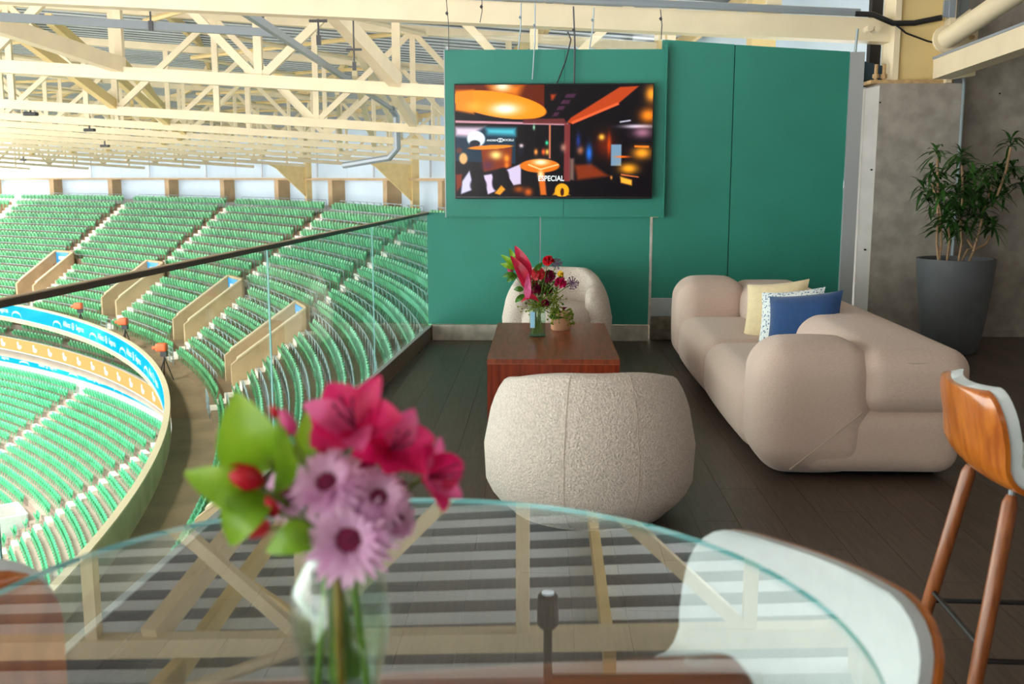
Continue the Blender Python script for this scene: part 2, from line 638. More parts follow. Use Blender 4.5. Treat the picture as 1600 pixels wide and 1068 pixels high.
# rest of the lounge shell: side and rear walls and an unseen slab added to shade the right
ws = MB().box((6.35, 3.0, 2.2), (0.3, 14.2, 4.4)).build('wall_side', M['concrete'])
tag(ws, 'concrete side wall of the lounge', None, None, 'structure')
wb = MB().box((2.3, -4.1, 2.2), (8.4, 0.2, 4.4)).build('wall_rear', M['concrete'])
tag(wb, 'concrete wall at the rear of the lounge', None, None, 'structure')
sl = MB().box((4.95, 2.6, 3.9), (2.6, 13.4, 0.3)).build('shading_slab', M['concrete'])
tag(sl, 'unseen concrete slab added to shade the right of the lounge', None, None, 'structure')

# ------------------------------------------------------------------ glass railing
railing = thing('glass_railing', 'frameless glass railing with a thin dark handrail beside the stands', 'railing')
dirv = Vector((0.053, 1, 0)).normalized()
seams = [9.45, 7.15, 4.85, 2.55, 0.25, -2.05]
for a, b_ in zip(seams[:-1], seams[1:]):
    p0 = Vector((RAIL_X(a), a - 0.008, 0))
    p1 = Vector((RAIL_X(b_), b_ + 0.008, 0))
    nrm = Vector((1, -0.053, 0)).normalized() * 0.012
    pn = MB().prism([p0 + Vector((0, 0, 0.06)), p1 + Vector((0, 0, 0.06)), p1 + Vector((0, 0, 1.165)), p0 + Vector((0, 0, 1.165))], nrm)
    pn.build('glass_panel', M['rail_glass'], railing)
    MB().bar(p1 + Vector((0.006, -0.012, 0.06)), p1 + Vector((0.006, -0.012, 1.165)), 0.008, 0.01).build('glass_joint', M['glass_seam'], railing)
p0 = Vector((RAIL_X(9.45) + 0.006, 9.45, 1.172))
p1 = Vector((RAIL_X(-2.05) + 0.006, -2.05, 1.172))
MB().bar(p0, p1, 0.028, 0.02).build('handrail', M['handrail'], railing)
MB().bar(p0 + Vector((-0.003, 0, 0.011)), p1 + Vector((-0.003, 0, 0.011)), 0.02, 0.004).build('handrail_cap', M['cap'], railing)
MB().bar(Vector((RAIL_X(9.45) + 0.03, 9.45, 0.065)), Vector((RAIL_X(-2.05) + 0.03, -2.05, 0.065)), 0.022, 0.13).build('base_shoe', M['shoe'], railing)
MB().bar(Vector((RAIL_X(9.45) + 0.03, 9.44, 0.133)), Vector((RAIL_X(-2.05) + 0.03, -2.05, 0.133)), 0.03, 0.006).build('shoe_trim', M['alu'], railing)
MB().box((-1.03, 9.42, 0.07), (0.02, 0.03, 0.14)).build('end_clip', M['shoe'], railing)

# ------------------------------------------------------------------ stadium bowl
CX, CY = -83.69, 13.88
R0 = 73.51


def pol(r, th, z=0.0):
    t = rad(th)
    return Vector((CX + r * math.cos(t), CY + r * math.sin(t), z))


NR, TR, RI = 16, 0.66, 0.495
RF, ZF = 75.1, -8.1
row_r = lambda i: RF + TR * i
row_z = lambda i: ZF + RI * i
rake = lambda r: ZF + RI * (r - RF) / TR
AIS = [-9.0, 6.2] + [23.61 + 10.16 * k for k in range(5)]
VOM = [(a - 1.15, a + 0.55) for a in AIS]
V0, V1 = 76.2, 79.35


def in_vom(r, th):
    return V0 - 0.3 < r < V1 + 0.25 and any(a < th < b_ for a, b_ in VOM)


def in_aisle(th, r, width):
    h = math.degrees(width / 2 / r)
    for a in AIS:
        c_ = a if r > V1 else a - 1.75
        if abs(th - c_) < h:
            return True
    return False


up = struct('upper_terrace', 'stepped concrete terrace of the upper stand')
ths = sorted(set([-14 + k * 1.0 for k in range(96)] + [a for v in VOM for a in v]))
tb = MB()
for i in range(NR):
    r0, r1 = row_r(i), row_r(i + 1)
    z = row_z(i)
    zb = row_z(i - 1) if i else ZF - 0.15
    for a, b_ in zip(ths[:-1], ths[1:]):
        mid = (a + b_) / 2
        if V0 < (r0 + r1) / 2 < V1 and any(v[0] < mid < v[1] for v in VOM):
            continue
        tb.add([pol(r0, a, z), pol(r1, a, z), pol(r1, b_, z), pol(r0, b_, z)], [(0, 1, 2, 3)])
        tb.add([pol(r0, a, zb), pol(r0, a, z), pol(r0, b_, z), pol(r0, b_, zb)], [(0, 1, 2, 3)])
for a, b_ in zip(ths[:-1], ths[1:]):
    z = ZF - 0.15
    tb.add([pol(R0, a, z), pol(RF, a, z), pol(RF, b_, z), pol(R0, b_, z)], [(0, 1, 2, 3)])
    z2 = row_z(NR - 1)
    tb.add([pol(row_r(NR), a, z2), pol(87.5, a, z2), pol(87.5, b_, z2), pol(row_r(NR), b_, z2)], [(0, 1, 2, 3)])
for v in VOM:
    tb.add([pol(V0 - 0.6, v[0], ZF - 0.14), pol(V1 + .5, v[0], ZF - 0.14), pol(V1 + .5, v[1], ZF - 0.14), pol(V0 - 0.6, v[1], ZF - 0.14)], [(0, 1, 2, 3)])
tb.build('terrace_steps', M['terrace'], up)


def arc_box(r0, r1, z0, z1, t0, t1, step=1.0, mi=0, b=None):
    b = b or MB()
    n = max(1, int(math.ceil((t1 - t0) / step)))
    P = []
    for k in range(n + 1):
        t = t0 + (t1 - t0) * k / n
        P.append([pol(r0, t, z0), pol(r1, t, z0), pol(r1, t, z1), pol(r0, t, z1), pol(r0, t, z0)])
    b.grid(P, mi)
    o = len(b.v)
    b.add([P[0][k] for k in range(4)], [(0, 1, 2, 3)], mi)
    b.add([P[-1][k] for k in range(4)], [(3, 2, 1, 0)], mi)
    return b


# aisle steps
for ai, a in enumerate(AIS):
    b = MB()
    for i in range(NR):
        rm = row_r(i)
        c_ = a if rm > V1 else a - 1.75
        h = math.degrees(0.55 / rm)
        b.prism([pol(rm - 0.33, c_ - h, row_z(i) - RI), pol(rm, c_ - h, row_z(i) - RI), pol(rm, c_ - h, row_z(i) - RI / 2), pol(rm - 0.33, c_ - h, row_z(i) - RI / 2)],
                pol(rm, c_ + h) - pol(rm, c_ - h))
        b.add([pol(rm - .008, c_ - h, row_z(i) - RI), pol(rm - .008, c_ - h, row_z(i) + .006), pol(rm - .008, c_ + h, row_z(i) + .006), pol(rm - .008, c_ + h, row_z(i) - RI)], [(0, 1, 2, 3)])
        b.add([pol(rm, c_ - h, row_z(i) + .006), pol(rm + TR - .1, c_ - h, row_z(i) + .006), pol(rm + TR - .1, c_ + h, row_z(i) + .006), pol(rm, c_ + h, row_z(i) + .006)], [(0, 1, 2, 3)])
    b.build('aisle_steps', M['step'], up)

# parapet of the upper stand and its display ribbon
pb = arc_box(R0 - 0.18, R0 - 0.02, -8.62, -7.36, -14, 80)
pp = pb.build('parapet_wall', M['parapet'], up)
arc_box(R0 - 0.22, R0 + 0.0, -7.36, -7.3, -14, 80).build('parapet_cap', M['cap'], up)


def led_ribbon(name, label, r, z0, z1, m, t0=-5, t1=80):
    t = thing(name, label, 'display board')
    fo = arc_box(r - 0.02, r + 0.1, z0, z1, t0, t1, 0.8).build('display_face', M[m], t)
    arc_box(r - 0.05, r + 0.12, z0 - 0.06, z0, t0, t1, 0.8).build('lower_frame', M['alu'], t)
    return fo


def wrap(me, r, th, z, off=0.03):
    """bend flat lettering onto the inner face of a ribbon; reading direction left to right seen from the pitch"""
    for v in me.vertices:
        tt = th - math.degrees(v.co.x / r)
        p = pol(r - off - v.co.z, tt, z + v.co.y)
        v.co = p
    me.update()


led1 = led_ribbon('display_ribbon', 'turquoise display ribbon along the front of the upper stand', R0 - 0.2, -8.28, -7.42, 'led_blue')


def arch_mesh(w_, h_):
    b = MB()
    P = []
    for k in range(13):
        t = pi * k / 12
        wd = 0.05 + 0.09 * math.sin(t)
        P.append([Vector((-w_ / 2 * math.cos(t), h_ * math.sin(t) ** 0.8 - h_ * .5, 0)), Vector((-(w_ / 2 - .04) * math.cos(t), (h_ - wd) * math.sin(t) ** 0.8 - h_ * .5, 0))])
    b.grid(P)
    return b.mesh('arch_mark', M['led_white'])


def emblem_mesh(s):
    b = MB()
    P = []
    for k in range(21):
        t = 2 * pi * k / 20
        P.append([Vector((s * math.cos(t), s * math.sin(t), 0)), Vector((s * .78 * math.cos(t), s * .78 * math.sin(t), 0))])
    b.grid(P)
    for xx in (-.35, 0, .35):
        b.add([(s * (xx - .1), -s * .55, 0), (s * (xx + .1), -s * .55, 0), (s * (xx + .1), s * (.55 - abs(xx) * .5), 0), (s * (xx - .1), s * (.55 - abs(xx) * .5), 0)], [(0, 1, 2, 3)])
    return b.mesh('emblem', M['led_white'])


def put_marks(parent, r, zc, arches, texts, hgt, off):
    for a in arches:
        me = arch_mesh(1.5, hgt * .55)
        wrap(me, r, a, zc - hgt * .18, off)
        link('arch_mark', me, parent)
    for a in texts:
        me = text_mesh('Allianz', hgt * .62, 'lettering', M['led_white'])
        for v in me.vertices:
            v.co.x -= hgt * 1.45
        wrap(me, r, a, zc, off)
        link('lettering', me, parent)
        me = emblem_mesh(hgt * .3)
        wrap(me, r, a, zc, off)
        link('emblem', me, parent)
        me = text_mesh('Seguros', hgt * .6, 'lettering', M['led_white'])
        for v in me.vertices:
            v.co.x += hgt * 1.7
        wrap(me, r, a, zc, off)
        link('lettering', me, parent)


put_marks(led1, R0 - 0.2, -7.84, [29.1, 34.3, 39.5, 44.9, 50.3, 55.6], [26.9, 32.1, 37.3, 42.6, 53.0], 0.8, 0.04)
RO = 74.9
led2 = led_ribbon('display_ribbon', 'orange display ribbon with white bird marks below the middle seats', RO, -11.25, -10.38, 'led_orange')
for a in [54.9 - 1.85 * k for k in range(-2, 15)]:
    bb = MB()
    bb.add([(.02 + .30 * math.cos(2 * pi * q / 12), -.1 + .17 * math.sin(2 * pi * q / 12), 0) for q in range(12)], [tuple(range(12))])
    bb.add([(-.16 + .14 * math.cos(2 * pi * q / 10), .14 + .15 * math.sin(2 * pi * q / 10), .002) for q in range(10)], [tuple(range(10))])
    bb.add([(.2, -.1, .003), (.4, .06, .003), (.3, -.16, .003)], [(0, 1, 2)])
    me = bb.mesh('bird_mark', M['led_white'])
    wrap(me, RO, a, -10.8, 0.04)
    link('bird_mark', me, led2)
R3 = 76.2
led3 = led_ribbon('display_ribbon', 'turquoise display ribbon below the orange one above the lower seats', R3, -12.7, -12.1, 'led_blue')
put_marks(led3, R3, -12.4, [54.6, 48.9, 43.2, 37.4], [57.4, 46.3, 52.0], 0.56, 0.04)
me = text_mesh('ALLIANZ PARQUE', 0.36, 'lettering', M['led_white'])
wrap(me, R3, 40.5, -12.4, 0.04)
link('lettering', me, led3)

mid = struct('middle_terrace', 'shaded middle seating level under the upper stand')
MR, MZ = 75.3, -11.2
b = MB()
for i in range(5):
    arc_box(MR + .75 * i, MR + .75 * (i + 1), -12.0, MZ + .4 * i, -5, 80, 1.5, 0, b)
b.build('terrace_steps', M['terrace_low'], mid)
arc_box(RO + .1, RO + .3, -11.3, -10.36, -5, 80).build('parapet_wall', M['concrete_pale'], mid)
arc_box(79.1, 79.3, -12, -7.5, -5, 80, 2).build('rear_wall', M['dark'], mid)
b = MB()
for i in range(2):
    arc_box(76.9 + .75 * i, 76.9 + .75 * (i + 1), -13.6, -12.9 + .35 * i, -5, 80, 1.5, 0, b)
b.build('suite_steps', M['terrace_low'], mid)
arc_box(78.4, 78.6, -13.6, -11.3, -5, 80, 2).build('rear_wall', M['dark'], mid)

low = struct('lower_terrace', 'stepped pale concrete terrace of the lower stand')
LN, LT, LR = 26, 0.60, 0.34
LR0, LZ0 = 75.9, -13.75
arc_box(LR0 + .3, LR0 + .5, -14, -12.75, -5, 80).build('grey_wall', M['concrete_pale'], low)
b = MB()
for i in range(LN):
    r1 = LR0 + .3 - LT * i
    z = LZ0 - LR * i
    n = 60
    for k in range(n):
        a, b2 = -5 + 85 * k / n, -5 + 85 * (k + 1) / n
        b.add([pol(r1 - LT, a, z), pol(r1, a, z), pol(r1, b2, z), pol(r1 - LT, b2, z)], [(0, 1, 2, 3)])
        b.add([pol(r1 - LT, a, z - LR), pol(r1 - LT, a, z), pol(r1 - LT, b2, z), pol(r1 - LT, b2, z - LR)], [(0, 1, 2, 3)])
b.build('terrace_steps', M['terrace_low'], low)
LAIS = [47.6, 35.6, 23.6, 59.6]
for a in LAIS:
    b = MB()
    for i in range(LN):
        r1 = LR0 + .3 - LT * i
        z = LZ0 - LR * i
        h = math.degrees(.5 / r1)
        b.prism([pol(r1 - LT, a - h, z), pol(r1 - LT * .5, a - h, z), pol(r1 - LT * .5, a - h, z + LR / 2 - .02), pol(r1 - LT, a - h, z + LR / 2 - .02)][::-1], pol(r1, a + h) - pol(r1, a - h))
    b.build('aisle_steps', M['step'], low)

le = thing('lower_entrance', 'white walled entrance box sunk in the lower stand', 'entrance', pol(67, 38, -19.4))
off = -Vector(le.location)
for (ra, ta, rb2, tb2) in ((64.5, 37.2, 68.3, 37.2), (64.5, 39.4, 68.3, 39.4), (68.3, 37.2, 68.3, 39.4)):
    p0, p1 = pol(ra, ta, -19.6) + off, pol(rb2, tb2, -19.6) + off
    MB().bar(p0 + Vector((0, 0, 1.1)), p1 + Vector((0, 0, 1.1)), .18, 2.2).build('entrance_wall', M['concrete_pale'], le)
pitch = MB().lathe([(0.0001, -24.0), (60.5, -24.0)], 48, (CX, CY, 0)).build('ground', M['grass'])
tag(pitch, 'grass pitch far below the stands', None, None, 'structure')

# ------------------------------------------------------------------ vomitories (entrance walls in the upper stand)
for k, (t0, t1) in enumerate(VOM):
    if k == 0:
        continue
    nm = {1: 'nearest', 2: 'second', 3: 'third', 4: 'fourth', 5: 'fifth', 6: 'farthest'}[k]
    v = thing('entrance_walls', 'tan concrete entrance opening in the green stand, %s from the railing' % nm, 'entrance', pol(V0, t0, ZF - .3))
    off = -Vector(v.location)
    for t, sgn in ((t0, -1), (t1, 1)):
        tw = math.degrees(.22 / V0) * sgn
        poly = [pol(V0 - .1, t, ZF - .15), pol(V1, t, ZF - .15), pol(V1, t, rake(V1) + .75), pol(V0 + .15, t, rake(V0) + 1.05), pol(V0 - .1, t, rake(V0) + .85)]
        q = MB().prism([p + off for p in poly], pol(V0, t + tw) - pol(V0, t))
        swo = q.build('side_wall', M['tan_wall'], v)
        cp = [pol(V0 + .15, t - tw * .15, rake(V0) + 1.05), pol(V1, t - tw * .15, rake(V1) + .75), pol(V1, t - tw * .15, rake(V1) + .83), pol(V0 + .15, t - tw * .15, rake(V0) + 1.13)]
        MB().prism([p + off for p in cp], (pol(V0, t + tw * 1.3) - pol(V0, t))).build('wall_cap', M['cap'], swo)
    b = arc_box(V1, V1 + .2, ZF + 1.2, rake(V1) + .85, t0, t1, .5)
    b.xf(Matrix.Translation(off))
    b.build('back_wall', M['tan_wall'], v)
    b = arc_box(V1 - .05, V1, rake(V1) - .15, rake(V1) + .7, t0 + .35, t1 - .05, .5)
    b.xf(Matrix.Translation(off))
    bso = b.build('blue_sign', M['sign_blue'], v)
    b = arc_box(V1 - .07, V1 - .05, rake(V1) + .15, rake(V1) + .4, t0 + .6, t1 - .35, .5)
    b.xf(Matrix.Translation(off))
    b.build('sign_print', M['sign_white'], bso)
    if k == 1:
        ti = t1 - .03
        MB().prism([p + off for p in (pol(77.0, ti, -7.0), pol(78.3, ti, -6.6), pol(78.3, ti, -5.9), pol(77.0, ti, -6.3))], pol(V0, ti - .02) - pol(V0, ti)).build('wall_sign', M['navy'], v)
        for q in range(2):
            MB().prism([p + off for p in (pol(77.15, ti - .03, -6.85 + .25 * q), pol(78.0, ti - .03, -6.55 + .25 * q), pol(78.0, ti - .03, -6.42 + .25 * q), pol(77.15, ti - .03, -6.72 + .25 * q))], pol(V0, ti - .035) - pol(V0, ti - .03)).build('sign_print', M['sign_white'], v)
    # tubular rail on the walls
    for t in (t0 - .12, t1 + .12):
        b = MB()
        pts = [pol(V0 + .1, t, rake(V0) + .55), pol(V0 + .25, t, rake(V0) + .95), pol(V1, t, rake(V1) + .65)]
        b.tube([p + off for p in pts], .025, 6)
        b.build('hand_rail', M['galv'], v, 40)
    # gate rails in front of the opening
    b = MB()
    for tt in (t0 - 1.7, t0 - 1.0, t0 - .3):
        b.tube([pol(RF - .1, tt, ZF - .15) + off, pol(RF - .1, tt, ZF + .75) + off], .025, 6)
    for z in (.0, .25, .5, .75):
        b.tube([pol(RF - .1, t0 - 1.7, ZF + z) + off, pol(RF - .1, t0 - .3, ZF + z) + off], .018, 6)
    b.build('gate_rail', M['galv'], v, 40)

# ------------------------------------------------------------------ seats
def ORDW(k):
    w_ = ['', 'first', 'second', 'third', 'fourth', 'fifth', 'sixth', 'seventh', 'eighth', 'ninth', 'tenth', 'eleventh', 'twelfth', 'thirteenth', 'fourteenth', 'fifteenth', 'sixteenth']
    if k < len(w_):
        return w_[k]
    return '%d%s' % (k, 'th' if k % 10 not in (1, 2, 3) or k in (11, 12, 13) else {1: 'st', 2: 'nd', 3: 'rd'}[k % 10])


sb = MB()
P = []
for j in range(4):
    u = j / 3
    wv = .188 if j < 3 else .145
    y = .20 + .07 * u
    P.append([Vector((-wv, y - .02, .34 + .37 * u)), Vector((0, y + .015, .34 + .38 * u)), Vector((wv, y - .02, .34 + .37 * u))])
sb.grid(P)
P2 = [[p + Vector((0, .045, 0)) for p in r] for r in P]
sb.grid([r[::-1] for r in P2])
for r, s in ((0, 0), (3, 0)):
    a, b_ = (P[r], P2[r])
    for k in range(2):
        sb.add([a[k], a[k + 1], b_[k + 1], b_[k]], [(0, 1, 2, 3) if r == 0 else (3, 2, 1, 0)])
for k in (0, 2):
    for j in range(3):
        sb.add([P[j][k], P[j + 1][k], P2[j + 1][k], P2[j][k]], [(0, 1, 2, 3)])
sb.prism([(-.175, .17, .32), (.175, .17, .32), (.175, .10, .60), (-.175, .10, .60)][::-1], (0, -.05, .005))
sb.prism([(-.03, .14, .0), (.03, .14, .0), (.03, .2, .34), (-.03, .2, .34)], (0, .03, 0))
SV = np.array(sb.v)
SF = sb.f
SN = len(SV)


def hidden(p):
    """behind the lounge floor or the green wall, or out of the frame"""
    d = Vector(p) - EYE
    zc = d.dot(AF)
    if zc < 1:
        return True, 0
    px = 800 + FPX * d.dot(AR) / zc
    py = 534 - FPX * d.dot(AU) / zc
    if not (-10 < px < 1610 and -10 < py < 1078):
        return True, zc
    if p[1] > YW:
        xc = d.x * YW / d.y
        zc2 = EYE.z + d.z * YW / d.y
        if xc > -1.06:
            return True, zc
    if p[2] < 0:
        t = -EYE.z / d.z
        if d.x * t > RAIL_X(d.y * t):
            return True, zc
    return False, zc


seats = []      # (r, theta, z, level)
for i in range(NR):
    r = row_r(i) + .12
    dth = math.degrees(.485 / r)
    th = -9.0
    while th < 76:
        if not in_aisle(th, r, 1.25) and not (V0 - .5 < r < V1 + .3 and any(v[0] - .35 < th < v[1] + .35 for v in VOM)):
            seats.append((r, th, row_z(i), 0, i))
        th += dth
for i in range(4):
    r = MR + .75 * i + .2
    dth = math.degrees(.5 / r)
    th = 10.0
    while th < 76:
        if (th + 1.5) % 6.4 > .8:
            seats.append((r, th, MZ + .4 * i, 1, i))
        th += dth
for i in range(2):
    r = 77.0 + .75 * i
    dth = math.degrees(.5 / r)
    th = 10.0
    while th < 76:
        if th % 7.1 > 1.0:
            seats.append((r, th, -12.9 + .35 * i, 3, i))
        th += dth
for i in range(LN):
    r = LR0 + .3 - LT * (i + 1) + .1
    dth = math.degrees(.47 / r)
    th = 4.0
    while th < 76:
        if not any(abs(th - a) * pi / 180 * r < .7 for a in LAIS) and not (64.0 < r < 68.6 and 36.9 < th < 39.7):
            seats.append((r, th, LZ0 - LR * i, 2, i))
        th += dth


def seat_mat(r, th, z):
    t = rad(th)
    # local y (rear) -> outward radial, local x -> tangent
    return np.array([[math.sin(t), math.cos(t)], [-math.cos(t), math.sin(t)]]), np.array([CX + r * math.cos(t), CY + r * math.sin(t), z])


vis = []
for s in seats:
    p = pol(s[0] + .2, s[1], s[2] + .6)
    h, dz = hidden(p)
    vis.append((h, dz))
order = sorted([k for k in range(len(seats)) if not vis[k][0]], key=lambda k: vis[k][1])
near_set = set(order[:300])
seat_me = bpy.data.meshes.new('stadium_seat')
seat_me.from_pydata([tuple(v) for v in SV], [], SF)
seat_me.materials.append(M['seat1'])
for k in order[:300]:
    r, th, z, lv, row_i = seats[k]
    ais_ = LAIS if lv == 2 else AIS
    lo_a = max([a for a in ais_ if a < th] or [-9])
    pos = sum(1 for q in seats if q[3] == lv and abs(q[0] - r) < .01 and lo_a < q[1] <= th)
    bi = sorted(ais_).index(lo_a) if lo_a in ais_ else 0
    blk_ = ['first', 'nearest', 'second', 'third', 'fourth', 'fifth', 'sixth', 'seventh', 'eighth'][bi]
    lab_ = ('green tip-up seat, %s row up from the parapet, %s from the right-hand aisle, %s block' if lv == 0 else
            'green lower stand seat, %s row down, %s from the right-hand aisle, %s block' if lv == 2 else
            'green middle level seat, %s row up, %s from the right, %s block')
    o = link('stadium_seat', seat_me, None, pol(r, th, z), (0, 0, rad(th) - pi / 2))
    tag(o, lab_ % (ORDW(row_i + 1), ORDW(pos), blk_), 'seat', 'stand seats nearest the railing')
rv, rf, rm_ = [], [], []
base = 0
for k, s in enumerate(seats):
    if k in near_set:
        continue
    r, th, z, lv, _ = s
    if lv == 0 and th < 3 and vis[k][0]:
        continue
    t = rad(th)
    st, ct = math.sin(t), math.cos(t)
    X = SV[:, 0] * st + SV[:, 1] * ct + CX + r * ct
    Yv = -SV[:, 0] * ct + SV[:, 1] * st + CY + r * st
    rv.append(np.stack([X, Yv, SV[:, 2] + z], 1))
    rf += [tuple(i + base for i in f) for f in SF]
    rm_ += [1 if lv == 2 else 0] * len(SF)
    base += SN
rv = np.concatenate(rv)
sm = bpy.data.meshes.new('stadium_seats')
sm.from_pydata(rv.tolist(), [], rf)
sm.materials.append(M['seat'])
sm.materials.append(M['seat_low'])
sm.polygons.foreach_set('material_index', rm_)
rest = link('stadium_seats', sm)
tag(rest, 'thousands of green plastic seats filling the far and lower stands', 'seats', None, 'stuff')

# tubular rails behind the rows
blk = [-9.0] + AIS[0:] + [76]
for i in range(NR):
    r = row_r(i) + TR - .02
    for a, b_ in zip(AIS[:-1], AIS[1:]):
        lo = a + (.75 if r > V1 else .75)
        hi = b_ - (.75 if r > V1 else 2.7)
        if r < V1 + .3:
            lo, hi = a + .75, b_ - 2.6
        if b_ < 8 or (a > 60):
            continue
        z = row_z(i)
        n = max(3, int((hi - lo) / 1.3))
        b = MB()
        far = a > 30
        sid = 4 if far else 6
        b.tube([pol(r, lo, z + .1), pol(r, lo, z + .72)] + [pol(r, lo + (hi - lo) * k / n, z + .82) for k in range(n + 1)] + [pol(r, hi, z + .1)], .02, sid)
        npost = int((hi - lo) / .72)
        for k in range(1, npost):
            t = lo + (hi - lo) * k / npost
            if far:
                b.tube([pol(r, t, z), pol(r, t, z + .81)], .016, sid)
            else:
                b.tube([pol(r, t, z), pol(r, t, z + .62), pol(r, t + .1, z + .76), pol(r, t + .25, z + .81)], .025, sid)
        o = b.build('guard_rail', M['galv'], None, 40)
        tag(o, 'grey guard rail, %s seat row up from the parapet, %s block from the wall' % (ORDW(i + 1), ORDW(max(1, AIS.index(a)))), 'guard rail', 'row guard rails of the upper stand')

# ------------------------------------------------------------------ back wall of the stand: piers and white cladding
RB = 86.3
zt = row_z(NR - 1)
bwall = struct('wall_outer', 'white cladding and concrete piers behind the top row')
PIER = [25.55, 30.9, 36.3, 41.6, 46.9, 52.2, 57.5, 62.8, 68.1]
prev = None
edges_ = [0.2, 5, 10, 15, 20] + PIER + [74]
for a, b_ in zip(edges_[:-1], edges_[1:]):
    arc_box(88.0, 88.1, zt - .5, 1.35, a, b_, 2).build('cladding_panel', M['clad'], bwall)
    arc_box(88.3, 88.4, 1.45, 6.2, a, b_ - .02, 2).build('cladding_panel', M['clad'], bwall)
arc_box(87.0, 88.2, 1.32, 1.46, 25, 74, 1).build('ring_beam', M['tan_wall'], bwall)
arc_box(86.6, 88.3, zt - .3, zt + .35, 20, 74, 1).build('kerb', M['concrete_pale'], bwall)
for a in PIER:
    h = math.degrees(.3 / RB)
    arc_box(87.1, 88.0, zt - .4, 1.32, a - h, a + h, 1).build('pier', M['tan_wall'], bwall)
# extra top row seats sit between alternate piers in the photograph: raised kerb shelf
for k, (a, b_) in enumerate(zip(PIER[:-1], PIER[1:])):
    arc_box(88.05, 88.12, 1.5, 6.0, a + 2.5, a + 2.6, 1).build('cladding_joint', M['alu'], bwall)

# ------------------------------------------------------------------ roof


def chz(r, th=99.0):
    pts = [(-2.8, .5), (2.4, .34), (7.6, .04), (12.8, 0.0)]
    dz = 0.0
    if th <= pts[0][0]:
        dz = pts[0][1]
    else:
        for (a0, d0), (a1, d1) in zip(pts[:-1], pts[1:]):
            if a0 <= th <= a1:
                dz = d0 + (d1 - d0) * (th - a0) / (a1 - a0)
    return 3.12 - .055 * (r - 70) + dz


ceil_ = struct('ceiling', 'white corrugated roof sheeting over the stands and the lounge')
TRS = [-2.8 + 5.2 * j for j in range(-3, 14)]
RIN, ROUT = 64.5, 88.3
DEP = 2.35
for a, b_ in zip(TRS[:-1], TRS[1:]):
    b = MB()
    n = 12
    prof = [(0, 0), (.5, 0), (.54, .2), (.96, .2)]
    rows = []
    for r in (RIN - .5, 72, 80, ROUT + 1.2):
        row = []
        for k in range(n):
            for u, dz in prof:
                tt = a + (b_ - a) * (k + u) / n
                row.append(pol(r, tt, chz(r, tt) + DEP + .42 + dz))
        row.append(pol(r, b_, chz(r, b_) + DEP + .42))
        rows.append(row)
    b.grid(rows)
    nv = len(rows[0]) - 1
    b.m = [0 if (q % nv) % 4 == 0 else 1 for q in range(len(b.f))]      # white pans, shade of the webs and recesses painted in as grey
    b.build('roof_sheet', [M['sheet'], M['deck_shade']], ceil_)
    # purlins and bracing between trusses
    for r in (66.5, 71.0, 75.5, 80.0, 84.5, 88.0):
        MB().bar(pol(r, a, chz(r, a) + DEP + .27), pol(r, b_, chz(r, b_) + DEP + .27), .12, .24).build('purlin', M['steel_warm'], ceil_)
    for r in (68.5, 78.5):
        z, z2 = chz(r, a) + DEP - .05, chz(r, b_) + DEP - .05
        MB().tube([pol(r - 3.2, a, z), pol(r + 3.2, b_, z2 - .2)], .06, 6).build('brace_tube', M['steel'], ceil_, 40)
        MB().tube([pol(r + 3.2, a, z - .1), pol(r - 3.2, b_, z2)], .06, 6).build('brace_tube', M['steel_warm'], ceil_, 40)

ORD = {0: 'directly above the green wall, carrying the grey conduit', 1: 'first beyond the green wall', 2: 'second beyond the green wall', 3: 'third beyond the green wall',
       4: 'fourth beyond the green wall', 5: 'fifth beyond the green wall', 6: 'sixth beyond the green wall', 7: 'seventh beyond the green wall',
       8: 'eighth beyond the green wall', 9: 'ninth beyond the green wall', 10: 'tenth beyond the green wall', 11: 'eleventh beyond the green wall',
       12: 'twelfth beyond the green wall', 13: 'farthest of all from the green wall', -1: 'above the lounge seating, seen reflected in the glass table', -2: 'above the bar table', -3: 'behind the bar table'}
PAN = 2.26
nodes_r = [85.87 - PAN * k for k in range(10)]
for jj, th in enumerate(TRS):
    j = jj - 3
    t = thing('roof_truss', 'cream steel roof truss ' + ORD[j], 'roof truss', pol(87, th, chz(87, th)), rad(th))
    # local frame: x outward radial, z up, origin at r=87 on the chord
    L3 = lambda r, dz: Vector((r - 87, 0, chz(r) - chz(87) + dz))
    MB().bar(L3(RIN, .1), L3(87.3, .1), .2, .2).build('bottom_chord', M['steel'], t)
    MB().bar(L3(RIN, DEP), L3(87.8, DEP), .2, .2).build('top_chord', M['steel'], t)
    for k, r in enumerate(nodes_r):
        if r < RIN:
            continue
        MB().bar(L3(r, .2), L3(r, DEP - .1), .13, .13, 0, (1, 0, 0)).build('post', M['steel'], t)
        if k % 2 == 1:
            MB().bar(L3(r - .08, .2), L3(r - PAN + .05, DEP - .08), .11, .13).build('diagonal', M['steel'], t)
            MB().bar(L3(r + .08, .2), L3(r + PAN - .05, DEP - .08), .11, .13).build('diagonal', M['steel'], t)
    if j in (1, 2, 4, 6, 8):
        # column with haunch plate
        zc = zt + .2 if j > 4 else -1
        MB().box((.35, 0, (zc - chz(87)) / 2 + DEP / 2 + .3), (.4, .34, chz(87) - zc + DEP + .5)).build('column', M['steel_warm'], t)
        MB().prism([(.2, -.06, -2.0), (.2, -.06, .0), (-2.4, -.06, .13), (-1.9, -.06, -.1)], (0, .12, 0)).build('haunch_plate', M['steel_warm'], t)
